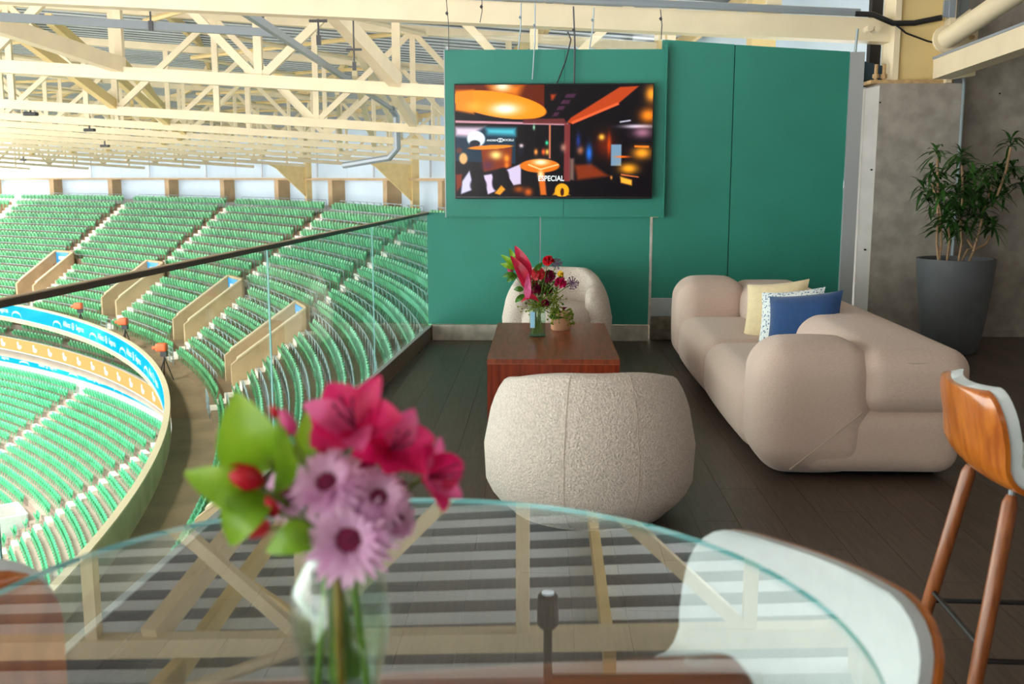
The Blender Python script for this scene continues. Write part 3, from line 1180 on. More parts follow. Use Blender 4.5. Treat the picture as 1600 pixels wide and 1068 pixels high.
# braces from truss to truss
BR = [(pol(79.7, TRS[3], 5.36), pol(81.35, TRS[4], chz(81.35, TRS[4]) + .22)), (pol(74.57, TRS[3], 4.25), pol(76.85, TRS[4], chz(76.85, TRS[4]) + .22)),
      ]
for p0, p1 in BR:
    MB().bar(p0, p1, .18, .24).build('knee_brace', M['steel'], ceil_)
for jj in range(4, 13):
    for (ra, rb_) in ((80.0, 81.35),):
        a, b_ = TRS[jj], TRS[jj + 1]
        MB().bar(pol(ra, a, chz(ra, a) + DEP - .3), pol(rb_, b_, chz(rb_, b_) + .22), .16, .22).build('knee_brace', M['steel'], ceil_)
        MB().bar(pol(ra - 6.8, a, chz(ra - 6.8, a) + DEP - .3), pol(rb_ - 6.8, b_, chz(rb_ - 6.8, b_) + .22), .16, .22).build('knee_brace', M['steel_warm'], ceil_)

# steel column on the concrete column, bracing to the right
sc_ = thing('steel_column', 'yellow cream steel column standing on the concrete column', 'column', (3.36, 9.62, 2.32))
MB().box((-.02, 0, 1.6), (.42, .3, 3.2)).build('column_shaft', M['steel_warm'], sc_)
MB().box((.2, -.1, 1.6), (.05, .36, 3.2)).build('column_flange', M['steel'], sc_)
MB().box((-.24, -.02, 1.6), (.05, .34, 3.2)).build('column_flange', M['steel'], sc_)
MB().box((-.1, -.02, .015), (.72, .4, .03)).build('base_plate', M['rust'], sc_)
for bx in (-.33, -.4):
    MB().tube([(bx, -.16, .03), (bx, -.16, .17)], .016, 8).build('anchor_bolt', M['rust'], sc_, 40)
    MB().tube([(bx, -.16, .05), (bx, -.16, .085)], .03, 6).build('anchor_nut', M['rust'], sc_)
gp = MB().prism([(.18, -.29, .02), (.42, -.29, .06), (.42, -.29, .5), (.34, -.29, .62), (.18, -.29, .5)], (0, .04, 0))
gp.build('gusset_plate', M['steel'], sc_)
for bx, bz in ((.25, .12), (.25, .24), (.28, .42), (.33, .45), (.30, .5), (.36, .38)):
    MB().tube([(bx, -.33, bz), (bx, -.29, bz)], .02, 6).build('bolt', M['rust'], sc_)
for bx, bz in ((-.52, .46), (-.46, .455)):
    MB().tube([(bx, -.33, bz), (bx, -.2, bz)], .028, 8).build('bolt', M['steel'], sc_, 40)
p0 = at(1472, 108, 9.25)
p1 = at(1640, 48, 7.6)
sb_ = thing('steel_beam', 'cream steel box beam running right from the steel column', 'beam', p0)
MB().bar((0, 0, 0), p1 - p0, .16, .17).build('beam', M['steel'], sb_)
MB().bar(Vector((0, 0, .09)), p1 - p0 + Vector((0, 0, .09)), .18, .02).build('top_plate', M['pipe'], sb_)
p0 = at(1478, 62, 9.25)
p1 = at(1650, -52, 7.4)
st_ = thing('steel_tube', 'round cream steel tube rising right from the steel column', 'tube', p0)
MB().tube([(0, 0, 0), p1 - p0], .085, 16).build('tube', M['steel'], st_, 40)
MB().tube([(p1 - p0) * .0, (p1 - p0) * .02], .12, 16).build('collar', M['steel'], st_, 40)
b = MB().bar((3.79, 9.74, 0.8), (3.79, 9.74, 4.3), .085, .06)
tag(b.build('conduit_channel', M['pipe']), 'blue grey vertical metal channel in the concrete corner', 'conduit')
b = MB().tube([(3.7, 9.36, 0.6), (3.7, 9.36, 2.32), (3.72, 9.5, 2.5)], .014, 8)
tag(b.build('thin_conduit', M['galv'], None, 40), 'thin grey conduit running down the right edge of the concrete column', 'conduit')
b = MB().box((3.55, 9.36, 2.97), (.05, .05, .2))
b.box((3.51, 9.38, 2.95), (.05, .03, .14))
tag(b.build('junction_box', M['pipe']), 'small blue grey junction box on the steel column', 'junction box')
MB().prism([(2.86, 9.7, 2.3), (3.1, 9.7, 2.34), (3.1, 9.7, 2.5), (2.86, 9.7, 2.56)], (0, .05, 0)).build('infill_panel', M['navy'], wall)
MB().box((3.05, 9.85, 3.2), (.1, .1, 1.6)).build('dark_gap_panel', M['dark'], wall)

# conduit along the first truss and its cables
T0 = TRS[3]
b = MB().tube([pol(r, T0, chz(r, T0) + .235) + Vector((0, -.13, 0)) for r in (78, 81, 84, 86.6)], .035, 8)
CONDUIT = tag(b.build('conduit', M['pipe'], None, 40), 'long grey blue conduit clipped along the beam above the green wall', 'conduit')
q0 = pol(86.55, T0, chz(86.6, T0) + .22) + Vector((0, -.17, 0))
b = MB().tube([q0, q0 + Vector((.15, -.02, -.01)), q0 + Vector((.32, -.05, -.09)), q0 + Vector((.5, -.06, -.09)), q0 + Vector((.72, -.1, -.05))], .025, 8)
tag(b.build('black_cable', M['black'], None, 60), 'thick black cable sagging from the conduit end to the steel column', 'cable')
b = MB().tube([q0 + Vector((.3, -.05, -.07)), q0 + Vector((.42, -.1, -.18)), q0 + Vector((.6, -.12, -.25)), q0 + Vector((.8, -.14, -.3))], .009, 6)
tag(b.build('black_cable', M['black'], None, 60), 'thin black cable crossing the steel column to the bolted plate', 'cable')
b = MB()
for (px, y0, y1) in ((1340, 45, 82),):
    b.tube([at(px, y0, 9.22), at(px - 4, y1, 9.22)], .012, 6)
b.build('strap', M['galv'], CONDUIT, 40)

# hanging channel bars and lamps under the far trusses
pa, pb2 = atz(-10, 26, 3.4), atz(440, 52, 3.4)
b = MB().bar(pa, pb2, .07, .1)
tag(b.build('hanging_channel', M['pipe']), 'grey metal channel hung level under the near roof truss', 'channel')
pa, pb2 = atz(340, -10, 3.28), atz(612, 170, 3.28)
b = MB().bar(pa, pb2, .07, .09)
b.tube([pb2, pb2 + Vector((.05, .5, -.15)), pb2 + Vector((.05, .6, -1.0)), pb2 + Vector((-.2, .8, -1.25)), pb2 + Vector((-1.6, 1.5, -1.45))], .09, 8)
tag(b.build('hanging_conduit', M['pipe'], None, 40), 'long grey conduit slanting away under the roof trusses and bending down', 'conduit')
for k, (px, py, Y) in enumerate(((234, 8, 13.3), (408, -3, 13.0), (497, 30, 13.0), (553, 75, 15.0))):
    p = at(px, py, Y)
    b = MB().tube([p + Vector((0, 0, .5)), p, p + Vector((0, 0, -.25))], .012, 6)
    b.box(p + Vector((0, 0, -.02)), (.22, .04, .03))
    b.box(p + Vector((0, 0, -.25)), (.05, .04, .12))
    lab = ['small dark hanger rod holding the level grey channel', 'short dark hanger rod above the slanting conduit', 'bent dark hanger wire beside the inclined brace', 'thin dark hanger wire halfway down the inclined brace'][k]
    tag(b.build('hanger_rod', M['wire'], None, 40), lab, 'hanger')
for k, (px, py, Y) in enumerate(((48, 178, 26), (140, 203, 32), (164, 228, 40), (36, 250, 60))):
    p = at(px, py, Y)
    t = thing('floodlight', ['black floodlight under the second roof truss at the far left', 'black floodlight with a cable under the third roof truss', 'black floodlight under the fourth roof truss', 'tiny dark floodlight low among the farthest trusses'][k], 'floodlight', p)
    MB().box((0, 0, .1), (.04, .04, .2)).build('bracket', M['black'], t)
    v, f = rbox((.17, .08, .045), .02, 2, 1)
    MB().add(v, f).build('lamp_head', M['black'], t)
# ceiling spotlight over the lounge, seen only reflected in the table
t = thing('ceiling_spotlight', 'black spotlight on a black rail under the roof, seen reflected in the glass table', 'spotlight', (0.05, 6.6, 3.5))
MB().lathe([(.05, -.12), (.07, -.1), (.075, .1), (.05, .13)], 16).build('lamp_head', M['black'], t, 40)
MB().lathe([(.0001, -.123), (.045, -.123)], 16).build('lens', M['led_white'], t.children[0])
MB().tube([(0, 0, .1), (0, -.2, .3), (0, -1.2, .3)], .03, 8).build('rail', M['black'], t, 40)
MB().bar((0, -.35, .33), (1.4, -.3, .33), .06, .06).build('cross_rail', M['black'], t)
MB().tube([(1.2, -.3, .3), (1.2, -.3, 1.6)], .015, 6).build('hanger', M['black'], t, 40)

# ------------------------------------------------------------------ wires above the television
WIR = [((697, -5), (701, 80), 'wire', 'thin wire hanging at the left end of the television panel', .004),
       ((753, 0), (750, 35), 'wire', 'short thin wire lying against the beam left of the television', .004),
       ((814, 5), (810, 78), 'galv', 'grey rod hanging from the conduit behind the panel top', .007),
       ((836, 4), (832, 124), 'galv', 'pale hanging strap ending above the television', .007),
       ((896, 10), (897, 131), 'wire', 'knotted dark cord running down to the top of the television', .008),
       ((928, 12), (921, 76), 'galv', 'grey rod hanging right of the television cords', .007),
       ((1032, 15), (1033, 62), 'wire', 'thin wire hanging at the right end of the television panel', .005)]
for (a, b2, m, lab, rr) in WIR:
    p, q = at(*a, 9.30), at(*b2, 9.34)
    b = MB().tube([p, p.lerp(q, .5) + Vector((.01, 0, 0)), q], rr, 6)
    b.lathe([(.0001, -.02), (.016, 0), (.0001, .02)], 6, p.lerp(q, .3))
    tag(b.build('hanging_wire', M[m], None, 60), lab, 'wire')
b = MB().tube([at(887, 50, 9.32), at(892, 62, 9.31), at(884, 95, 9.31), at(870, 131, 9.33)], .007, 6)
tag(b.build('hanging_wire', M['black'], None, 60), 'slanting black power cable at the television top', 'cable')

# ------------------------------------------------------------------ television
tvw, tvh = 1.775, 1.01
tv = thing('television', 'large flat black television showing a dim orange bar scene', 'television', (.095, YW - .115, 1.815), rad(-1.0))
v, f = rbox((tvw / 2, .025, tvh / 2), .008, 2, 1)
MB().add(v, f).build('casing', M['black'], tv, 40)
MB().box((0, .035, 0), (.6, .06, .4)).build('wall_mount', M['black'], tv)
NX, NZ = 300, 170
u = np.linspace(0, 1, NX)[None, :]
vv = np.linspace(0, 1, NZ)[:, None]
XX = 62 + 1440 * u + 0 * vv           # picture coordinates
YY = 58 + 825 * vv + 0 * u
img = np.zeros((NZ, NX, 3)) + np.array([10, 6, 12.])


def sm_(x, e):
    return np.clip(.5 - x / e, 0, 1)


def ell(cx, cy, rx, ry, col, rot=0, soft=.06, a=1.0):
    c_, s_ = math.cos(rot), math.sin(rot)
    dx, dy = XX - cx, YY - cy
    X_ = (dx * c_ + dy * s_) / rx
    Y_ = (-dx * s_ + dy * c_) / ry
    k = sm_(np.sqrt(X_ ** 2 + Y_ ** 2) - 1, soft) * a
    img[:] = img * (1 - k[..., None]) + np.array(col, float) * k[..., None]


def glow(cx, cy, rx, ry, col, a=1.0):
    k = np.exp(-(((XX - cx) / rx) ** 2 + ((YY - cy) / ry) ** 2)) * a
    img[:] = img * (1 - k[..., None]) + np.array(col, float) * k[..., None]


def pgon(pts, col, soft=8, a=1.0):
    d = np.full(XX.shape, -1e9)
    n = len(pts)
    ar = sum(pts[i][0] * pts[(i + 1) % n][1] - pts[(i + 1) % n][0] * pts[i][1] for i in range(n))
    for i in range(n):
        (x0, y0), (x1, y1) = pts[i], pts[(i + 1) % n]
        l = math.hypot(x1 - x0, y1 - y0)
        nx, ny = (y1 - y0) / l, -(x1 - x0) / l
        if ar < 0:
            nx, ny = -nx, -ny
        d = np.maximum(d, (XX - x0) * nx + (YY - y0) * ny)
    k = sm_(d, soft) * a
    img[:] = img * (1 - k[..., None]) + np.array(col, float) * k[..., None]


pgon([(62, 58), (715, 58), (715, 240), (62, 100)], (92, 28, 6), 10)
pgon([(300, 58), (560, 58), (520, 150), (330, 110)], (216, 112, 18), 60)
glow(410, 70, 60, 35, (255, 236, 200))
ell(385, 205, 350, 92, (246, 140, 20), .16, .05)
pgon([(62, 100), (200, 95), (200, 270), (62, 245)], (240, 132, 22), 25)
glow(430, 235, 105, 42, (255, 250, 240))
glow(200, 215, 60, 35, (252, 176, 60), .7)
for q in ([(760, 130), (800, 130), (780, 170), (765, 170)],):
    pgon(q, (168, 58, 20), 20)
for k in range(4):
    pgon([(880 - 30 * k, 125 + 45 * k), (950 - 40 * k, 125 + 45 * k), (930 - 40 * k, 155 + 45 * k), (860 - 30 * k, 155 + 45 * k)], (66, 34, 56), 8)
pgon([(910, 300), (1262, 78), (1400, 72), (1250, 200), (915, 345), (880, 335)], (176, 62, 22), 8)
pgon([(915, 330), (1250, 190), (1260, 205), (920, 348)], (238, 96, 50), 8)
pgon([(62, 318), (890, 340), (890, 356), (62, 336)], (196, 140, 150), 6)
pgon([(560, 310), (860, 305), (880, 345), (560, 340)], (96, 40, 40), 10)
pgon([(62, 368), (505, 375), (505, 640), (62, 620)], (18, 44, 62), 8)
pgon([(62, 368), (260, 370), (180, 440), (62, 430)], (232, 200, 214), 40)
pgon([(290, 375), (505, 378), (505, 430), (300, 420)], (70, 180, 196), 40)
ell(215, 455, 66, 58, (222, 234, 240), 0, .2)
ell(205, 490, 40, 26, (24, 30, 40), 0, .3)
pgon([(250, 530), (480, 520), (475, 660), (270, 700)], (126, 44, 8), 14)
ell(320, 516, 165, 15, (238, 130, 30), -.05, .2)
glow(360, 575, 44, 32, (255, 226, 130))
glow(440, 600, 20, 28, (255, 150, 40))
glow(440, 650, 16, 22, (240, 120, 30))
glow(300, 650, 50, 40, (90, 40, 60))
pgon([(425, 690), (545, 640), (545, 790), (490, 800)], (200, 186, 214), 10)
pgon([(270, 725), (330, 715), (365, 840), (300, 868)], (208, 190, 220), 10)
pgon([(110, 770), (165, 690), (195, 830), (100, 866)], (200, 196, 224), 12)
ell(120, 600, 30, 42, (224, 170, 110), 0, .4)
ell(90, 540, 22, 22, (90, 50, 40), 0, .4)
ell(395, 760, 60, 90, (14, 8, 14), .3, .2)
ell(230, 800, 60, 60, (16, 10, 16), 0, .3)
pgon([(350, 860), (400, 800), (430, 830), (390, 872)], (236, 148, 30), 12)
pgon([(62, 720), (110, 715), (105, 800), (70, 850)], (120, 40, 12), 12)
ell(545, 545, 22, 40, (14, 18, 30), 0, .2)
glow(548, 505, 16, 14, (220, 200, 200))
for x_, c_ in ((655, (255, 160, 70)), (710, (255, 96, 40)), (738, (255, 190, 80))):
    glow(x_, 552, 14, 22, c_)
glow(640, 370, 8, 20, (160, 220, 180))
glow(735, 485, 12, 16, (60, 220, 160))
pgon([(750, 352), (762, 352), (762, 600), (750, 600)], (200, 116, 86), 5)
pgon([(862, 345), (905, 345), (905, 770), (860, 770)], (116, 46, 46), 6)
ell(683, 655, 146, 50, (214, 108, 16), 0, .1)
glow(690, 628, 55, 22, (255, 244, 200))
pgon([(600, 640), (690, 676), (690, 686), (596, 650)], (255, 200, 130), 5)
pgon([(690, 676), (820, 640), (824, 648), (690, 686)], (255, 200, 130), 5)
pgon([(668, 700), (718, 700), (734, 872), (690, 872)], (206, 100, 26), 14)
glow(690, 720, 20, 30, (255, 220, 160))
ell(848, 838, 52, 52, (236, 158, 20), .2, .15)
pgon([(780, 872), (830, 800), (905, 872)], (236, 160, 24), 14)
ell(850, 850, 14, 30, (60, 24, 8), 0, .3)
glow(600, 850, 30, 30, (200, 90, 20))
glow(530, 830, 40, 26, (150, 66, 14))
pgon([(905, 600), (935, 600), (935, 760), (905, 760)], (180, 140, 120), 20, .6)
pgon([(940, 650), (1060, 640), (1190, 730), (960, 760)], (122, 44, 16), 30)
glow(855, 520, 20, 30, (200, 140, 120), .8)
glow(980, 540, 24, 30, (200, 120, 80), .8)
glow(1045, 560, 22, 60, (30, 110, 220))
glow(965, 470, 16, 50, (30, 50, 120))
glow(1160, 500, 70, 90, (110, 30, 8), .8)
glow(1135, 443, 22, 22, (255, 190, 60))
glow(1190, 500, 14, 80, (220, 70, 10), .8)
pgon([(1205, 497), (1280, 497), (1280, 655), (1205, 655)], (110, 140, 164), 8)
pgon([(1265, 328), (1345, 316), (1345, 326), (1265, 338)], (190, 190, 210), 6)
glow(1400, 365, 110, 14, (230, 216, 232))
glow(1430, 410, 70, 40, (150, 100, 120))
glow(1490, 130, 44, 60, (255, 158, 40))
glow(1470, 285, 60, 50, (255, 136, 24))
glow(1430, 560, 66, 44, (255, 160, 34))
pgon([(1375, 505), (1480, 508), (1480, 522), (1375, 518)], (255, 130, 30), 8)
glow(1335, 675, 66, 38, (255, 164, 30))
pgon([(1275, 735), (1360, 760), (1360, 800), (1280, 780)], (255, 170, 50), 14)
pgon([(1280, 715), (1410, 735), (1410, 742), (1280, 725)], (220, 110, 60), 6)
glow(1290, 588, 50, 8, (255, 110, 20))
glow(1210, 742, 8, 14, (220, 140, 60))
sw, sh = tvw - .022, tvh - .03
co = np.zeros((NZ * NX, 3))
co[:, 0] = (np.broadcast_to(u, (NZ, NX)).ravel() - .5) * sw
co[:, 1] = -.027
co[:, 2] = (.5 - np.broadcast_to(vv, (NZ, NX)).ravel()) * sh + .006
ids = np.arange(NZ * NX).reshape(NZ, NX)
fc = np.stack([ids[:-1, :-1], ids[1:, :-1], ids[1:, 1:], ids[:-1, 1:]], -1).reshape(-1, 4)
me = bpy.data.meshes.new('screen')
me.from_pydata(co.tolist(), [], fc.tolist())
lin = np.where(img / 255 <= .04045, img / 255 / 12.92, ((img / 255 + .055) / 1.055) ** 2.4).reshape(-1, 3)
ca = me.color_attributes.new('picture', 'FLOAT_COLOR', 'POINT')
ca.data.foreach_set('color', np.concatenate([lin, np.ones((len(lin), 1))], 1).ravel())
m, nt, bs, out = nodes('screen_picture')
at_ = N(nt, 'ShaderNodeAttribute', attribute_name='picture')
em = N(nt, 'ShaderNodeEmission')
em.inputs[1].default_value = 0.34
gls = N(nt, 'ShaderNodeBsdfGlossy')
gls.inputs['Roughness'].default_value = .25
gls.inputs[0].default_value = (.02, .02, .02, 1)
ash = N(nt, 'ShaderNodeAddShader')
nt.links.new(at_.outputs['Color'], em.inputs[0])
nt.links.new(em.outputs[0], ash.inputs[0])
nt.links.new(gls.outputs[0], ash.inputs[1])
nt.links.new(ash.outputs[0], out.inputs['Surface'])
me.materials.append(m)
scr = link('screen', me, tv)
M['scr_white'] = emit('screen_white', (236, 246, 246), .3)


def tvpt(x_, y_):
    return Vector((((x_ - 62) / 1440 - .5) * sw, -.029, (.5 - (y_ - 58) / 825) * sh + .006))


for body, size, cx_, cy_, wtarget in (('ESPECIAL', .06, 767, 750, 190), ('ANDREA', .03, 332, 466, 80), ('BOCELLI', .03, 452, 464, 80)):
    me = text_mesh(body, size, 'lettering', M['scr_white'])
    wd = max(v.co.x for v in me.vertices) - min(v.co.x for v in me.vertices)
    s_ = wtarget / 1440 * sw / wd
    for v in me.vertices:
        v.co = Vector((v.co.x * s_, 0, v.co.y * s_ * (1.15 if body == 'ESPECIAL' else 1.0)))
    link('lettering', me, scr, tvpt(cx_, cy_))
b = MB()
for s_ in (-1, 1):
    P = []
    for k in range(17):
        t = 2 * pi * k / 16
        P.append([Vector((s_ * .008 + .018 * math.cos(t), 0, .018 * math.sin(t))), Vector((s_ * .008 + .013 * math.cos(t), 0, .013 * math.sin(t)))])
    b.grid(P)
o = b.build('emblem', M['scr_white'], scr)
o.location = tvpt(393, 464)

# ------------------------------------------------------------------ sofa
sofa = thing('sofa', 'large rounded beige linen sofa along the right side', 'sofa', (1.6, 6.75, 0))


def cushion(name, x0, x1, y0, y1, z0, z1, r, bulge, parent=sofa, m='linen', sub=None):
    h = ((x1 - x0) / 2, (y1 - y0) / 2, (z1 - z0) / 2)
    r = min(r, min(h) - .002)
    v, f = rbox(h, r, 5, 6, bulge)
    o = MB().add(v, f).build(name, M[m], parent, 180)
    o.location = Vector(((x0 + x1) / 2, (y0 + y1) / 2, (z0 + z1) / 2)) - Vector(parent.location)
    return o


cushion('base', 1.17, 2.08, 5.02, 8.55, .03, .40, .10, (.01, .0, 0))
cushion('plinth', 1.24, 2.02, 5.12, 8.45, 0.0, .05, .02, (0, 0, 0), m='black')
cushion('seat_cushion', 1.08, 1.78, 5.40, 6.80, .035, .42, .12, (.025, .0, .025))
cushion('seat_cushion', 1.08, 1.78, 6.79, 8.08, .035, .42, .12, (.025, .0, .025))
arm_n = cushion('armrest', 1.085, 1.66, 4.975, 5.47, .03, .675, .15, (.02, .012, .025))
arm_f = cushion('armrest', 1.085, 1.63, 8.04, 8.58, .03, .69, .15, (.02, .012, .025))
cushion('back_bolster', 1.57, 2.12, 4.965, 8.60, .335, .665, .115, (.03, .02, .025))
cushion('lower_side', 1.28, 2.09, 4.985, 5.4, .03, .37, .10, (.01, .006, 0))
cushion('lower_back', 1.6, 2.09, 5.2, 8.58, .03, .37, .10, (.01, .0, 0))
# stitched seams on the near end
b = MB()
off = -Vector(sofa.location)
b.tube([Vector((1.24, 4.985, .06)) + off, Vector((1.36, 4.968, .17)) + off, Vector((1.50, 4.964, .29)) + off, Vector((1.58, 4.972, .36)) + off], .004, 6)
b.build('stitched_seam', M['seam'], sofa, 60)
b = MB().tube([Vector((1.68, 4.985, .60)) + off, Vector((1.82, 4.966, .605)) + off, Vector((1.98, 4.978, .602)) + off, Vector((2.06, 5.015, .60)) + off], .004, 6)
b.build('stitched_seam', M['seam'], sofa, 60)


def pillow(name, label, size, t, m, loc, rot, group='pillows on the sofa'):
    n = 14
    b = MB()
    for s in (1, -1):
        P = []
        for i in range(n + 1):
            row = []
            for j in range(n + 1):
                a, c_ = -1 + 2 * i / n, -1 + 2 * j / n
                k = 1 - .07 * (1 - a * a) * abs(c_) ** 2
                k2 = 1 - .07 * (1 - c_ * c_) * abs(a) ** 2
                hz = t * ((1 - abs(a) ** 2.4) * (1 - abs(c_) ** 2.4)) ** .5
                row.append(Vector((a * size[0] / 2 * k2, c_ * size[1] / 2 * k, s * hz)))
            P.append(row if s > 0 else row[::-1])
        b.grid(P)
    o = b.build(name, M[m], None, 180)
    o.location = loc
    o.rotation_euler = rot
    return tag(o, label, 'pillow', group)


# patterned fabric: small white floral marks on grey blue
m, nt, bs, out = nodes('floral_print')
tc = N(nt, 'ShaderNodeTexCoord')
vo = N(nt, 'ShaderNodeTexVoronoi')
vo.inputs['Scale'].default_value = 60
mr = N(nt, 'ShaderNodeMapRange')
mr.inputs[1].default_value = .28
mr.inputs[2].default_value = .42
mx = N(nt, 'ShaderNodeMix', data_type='RGBA')
mx.inputs[6].default_value = (*srgb((98, 128, 158)), 1)
mx.inputs[7].default_value = (*srgb((226, 232, 232)), 1)
nt.links.new(tc.outputs['Object'], vo.inputs['Vector'])
nt.links.new(vo.outputs['Distance'], mr.inputs[0])
nt.links.new(mr.outputs[0], mx.inputs[0])
nt.links.new(mx.outputs[2], bs.inputs['Base Color'])
bs.inputs['Roughness'].default_value = .9
M['floral'] = m


def orient(loc, xdir, ydir):
    x_ = Vector(xdir).normalized()
    y_ = Vector(ydir)
    y_ = (y_ - x_ * y_.dot(x_)).normalized()
    z_ = x_.cross(y_)
    return Matrix.Translation(loc) @ Matrix((x_, y_, z_)).transposed().to_4x4()


def place_pillow(o, loc, xdir, ydir):
    o.matrix_world = orient(loc, xdir, ydir)


PXD, PYD = Vector((.36, -.20, .06)), Vector((.22, .08, .30))
p = pillow('throw_pillow', 'plain cream pillow, farthest of the three on the sofa', (.44, .44), .075, 'cream_cloth', (0, 0, 0), (0, 0, 0))
place_pillow(p, at(1212, 484, 7.05), PXD, PYD)
p = pillow('throw_pillow', 'blue and white floral pillow between the cream and the navy ones', (.42, .42), .06, 'floral', (0, 0, 0), (0, 0, 0))
place_pillow(p, at(1236, 497, 6.62), PXD, PYD)
p = pillow('throw_pillow', 'plain navy blue pillow in front, nearest of the three on the sofa', (.46, .40), .075, 'blue_cloth', (0, 0, 0), (0, 0, 0))
place_pillow(p, at(1256, 503, 6.3), PXD, PYD)

# ------------------------------------------------------------------ armchairs
def armchair(label, loc, rotz, hb=.70, ha=.60, f0=15, f1=110):
    t = thing('armchair', label, 'armchair', loc, rotz, 'cream tub armchairs')
    A, B, T = .352, .36, .17
    fm = 128
    nphi, ns = 56, 28

    def sec(phi):
        """closed outline (offset, z) at angle phi"""
        e = min(1, (fm - abs(phi)) / 22.0)
        k = math.sqrt(max(0.0, 1 - (1 - e) ** 2))
        s = min(1, max(0, (abs(phi) - f0) / f1))
        s = s * s * (3 - 2 * s)
        top = hb + (ha - hb) * s
        top = .34 + (top - .34) * (.55 + .45 * k)
        pts = []
        for q in range(ns):
            a = 2 * pi * q / ns
            ca_, sa_ = math.cos(a), math.sin(a)
            ex = .42
            n_ = math.copysign(abs(ca_) ** ex, ca_)
            z_ = math.copysign(abs(sa_) ** ex, sa_)
            zz = .03 + (top - .03) * (z_ * .5 + .5)
            h = zz / top
            o_ = n_ * T / 2 * (.25 + .75 * k)
            if n_ > 0:
                o_ += (.045 * math.sin(pi * min(1, h * 1.05)) - .10 * max(0, (.33 - h) / .33) ** 2 - .03 * h * h) * k
            pts.append((o_, zz))
        return pts

    rows = []
    for i in range(nphi + 1):
        phi = -fm + 2 * fm * i / nphi
        p_ = rad(phi)
        c0 = Vector((A * math.sin(p_), -B * math.cos(p_), 0))
        n0 = Vector((math.sin(p_) / A, -math.cos(p_) / B, 0)).normalized()
        row = [c0 + n0 * o_ + Vector((0, 0, z_)) for o_, z_ in sec(phi)]
        rows.append(row + [row[0]])
    b = MB().grid(rows)
    b.add(rows[0][:-1], [tuple(range(ns))])
    b.add(rows[-1][:-1], [tuple(range(ns))[::-1]])
    me = b.mesh('shell', M['boucle'], 180)
    bm = bmesh.new()
    bm.from_mesh(me)
    bmesh.ops.remove_doubles(bm, verts=bm.verts, dist=1e-5)
    bmesh.ops.recalc_face_normals(bm, faces=bm.faces)
    bm.to_mesh(me)
    bm.free()
    sho = link('shell', me, t)
    prof = [(.0001, .05), (.26, .05), (.31, .10), (.33, .22), (.33, .34), (.31, .40), (.25, .43), (.12, .445), (.0001, .447)]
    o = MB().lathe(prof, 36, (0, .04, 0), 0, 1.2).build('seat_cushion', M['boucle'], t, 60)
    MB().lathe([(.0001, 0), (.27, 0), (.27, .05), (.0001, .05)], 32, (0, 0, 0)).build('plinth', M['black'], t, 40)
    for phi in (-19, 19):
        p_ = rad(phi)
        c0 = Vector((A * math.sin(p_), -B * math.cos(p_), 0))
        n0 = Vector((math.sin(p_) / A, -math.cos(p_) / B, 0)).normalized()
        pts = [c0 + n0 * (o_ + .0005) + Vector((0, 0, z_)) for o_, z_ in sec(phi)]
        sel = pts[ns - 6:] + pts[:7]
        MB().tube(sel, .0018, 5).build('stitched_seam', M['seam'], sho, 60)
    return t


armchair('cream boucle tub armchair with its back to the camera in front of the coffee table', (.215, 4.50, 0), rad(4))
armchair('cream boucle tub armchair against the green wall behind the coffee table', (.13, 8.75, 0), rad(176), .72, .60, 35, 60)

# ------------------------------------------------------------------ coffee table
ct = thing('coffee_table', 'low red brown wooden box coffee table between the armchairs', 'coffee table', (.07, 6.85, 0))
hx, hy = .40, .785
MB().box((0, 0, .405), (2 * hx, 2 * hy, .03)).build('top', M['redwood_top'], ct)
MB().box((0, -hy + .012, .205), (2 * hx - .004, .024, .37)).build('side_panel', M['redwood'], ct)
MB().box((0, hy - .012, .205), (2 * hx - .004, .024, .37)).build('side_panel', M['redwood'], ct)
MB().box((-hx + .012, 0, .205), (.02, 2 * hy - .05, .37)).build('side_panel', M['redwood'], ct)
MB().box((hx - .012, 0, .205), (.02, 2 * hy - .05, .37)).build('side_panel', M['redwood'], ct)
MB().box((0, 0, .01), (2 * hx - .1, 2 * hy - .1, .02)).build('plinth', M['black'], ct)
MB().box((0, -hy - .0005, .391), (2 * hx, .002, .003)).build('edge_line', M['pale_edge'], ct)

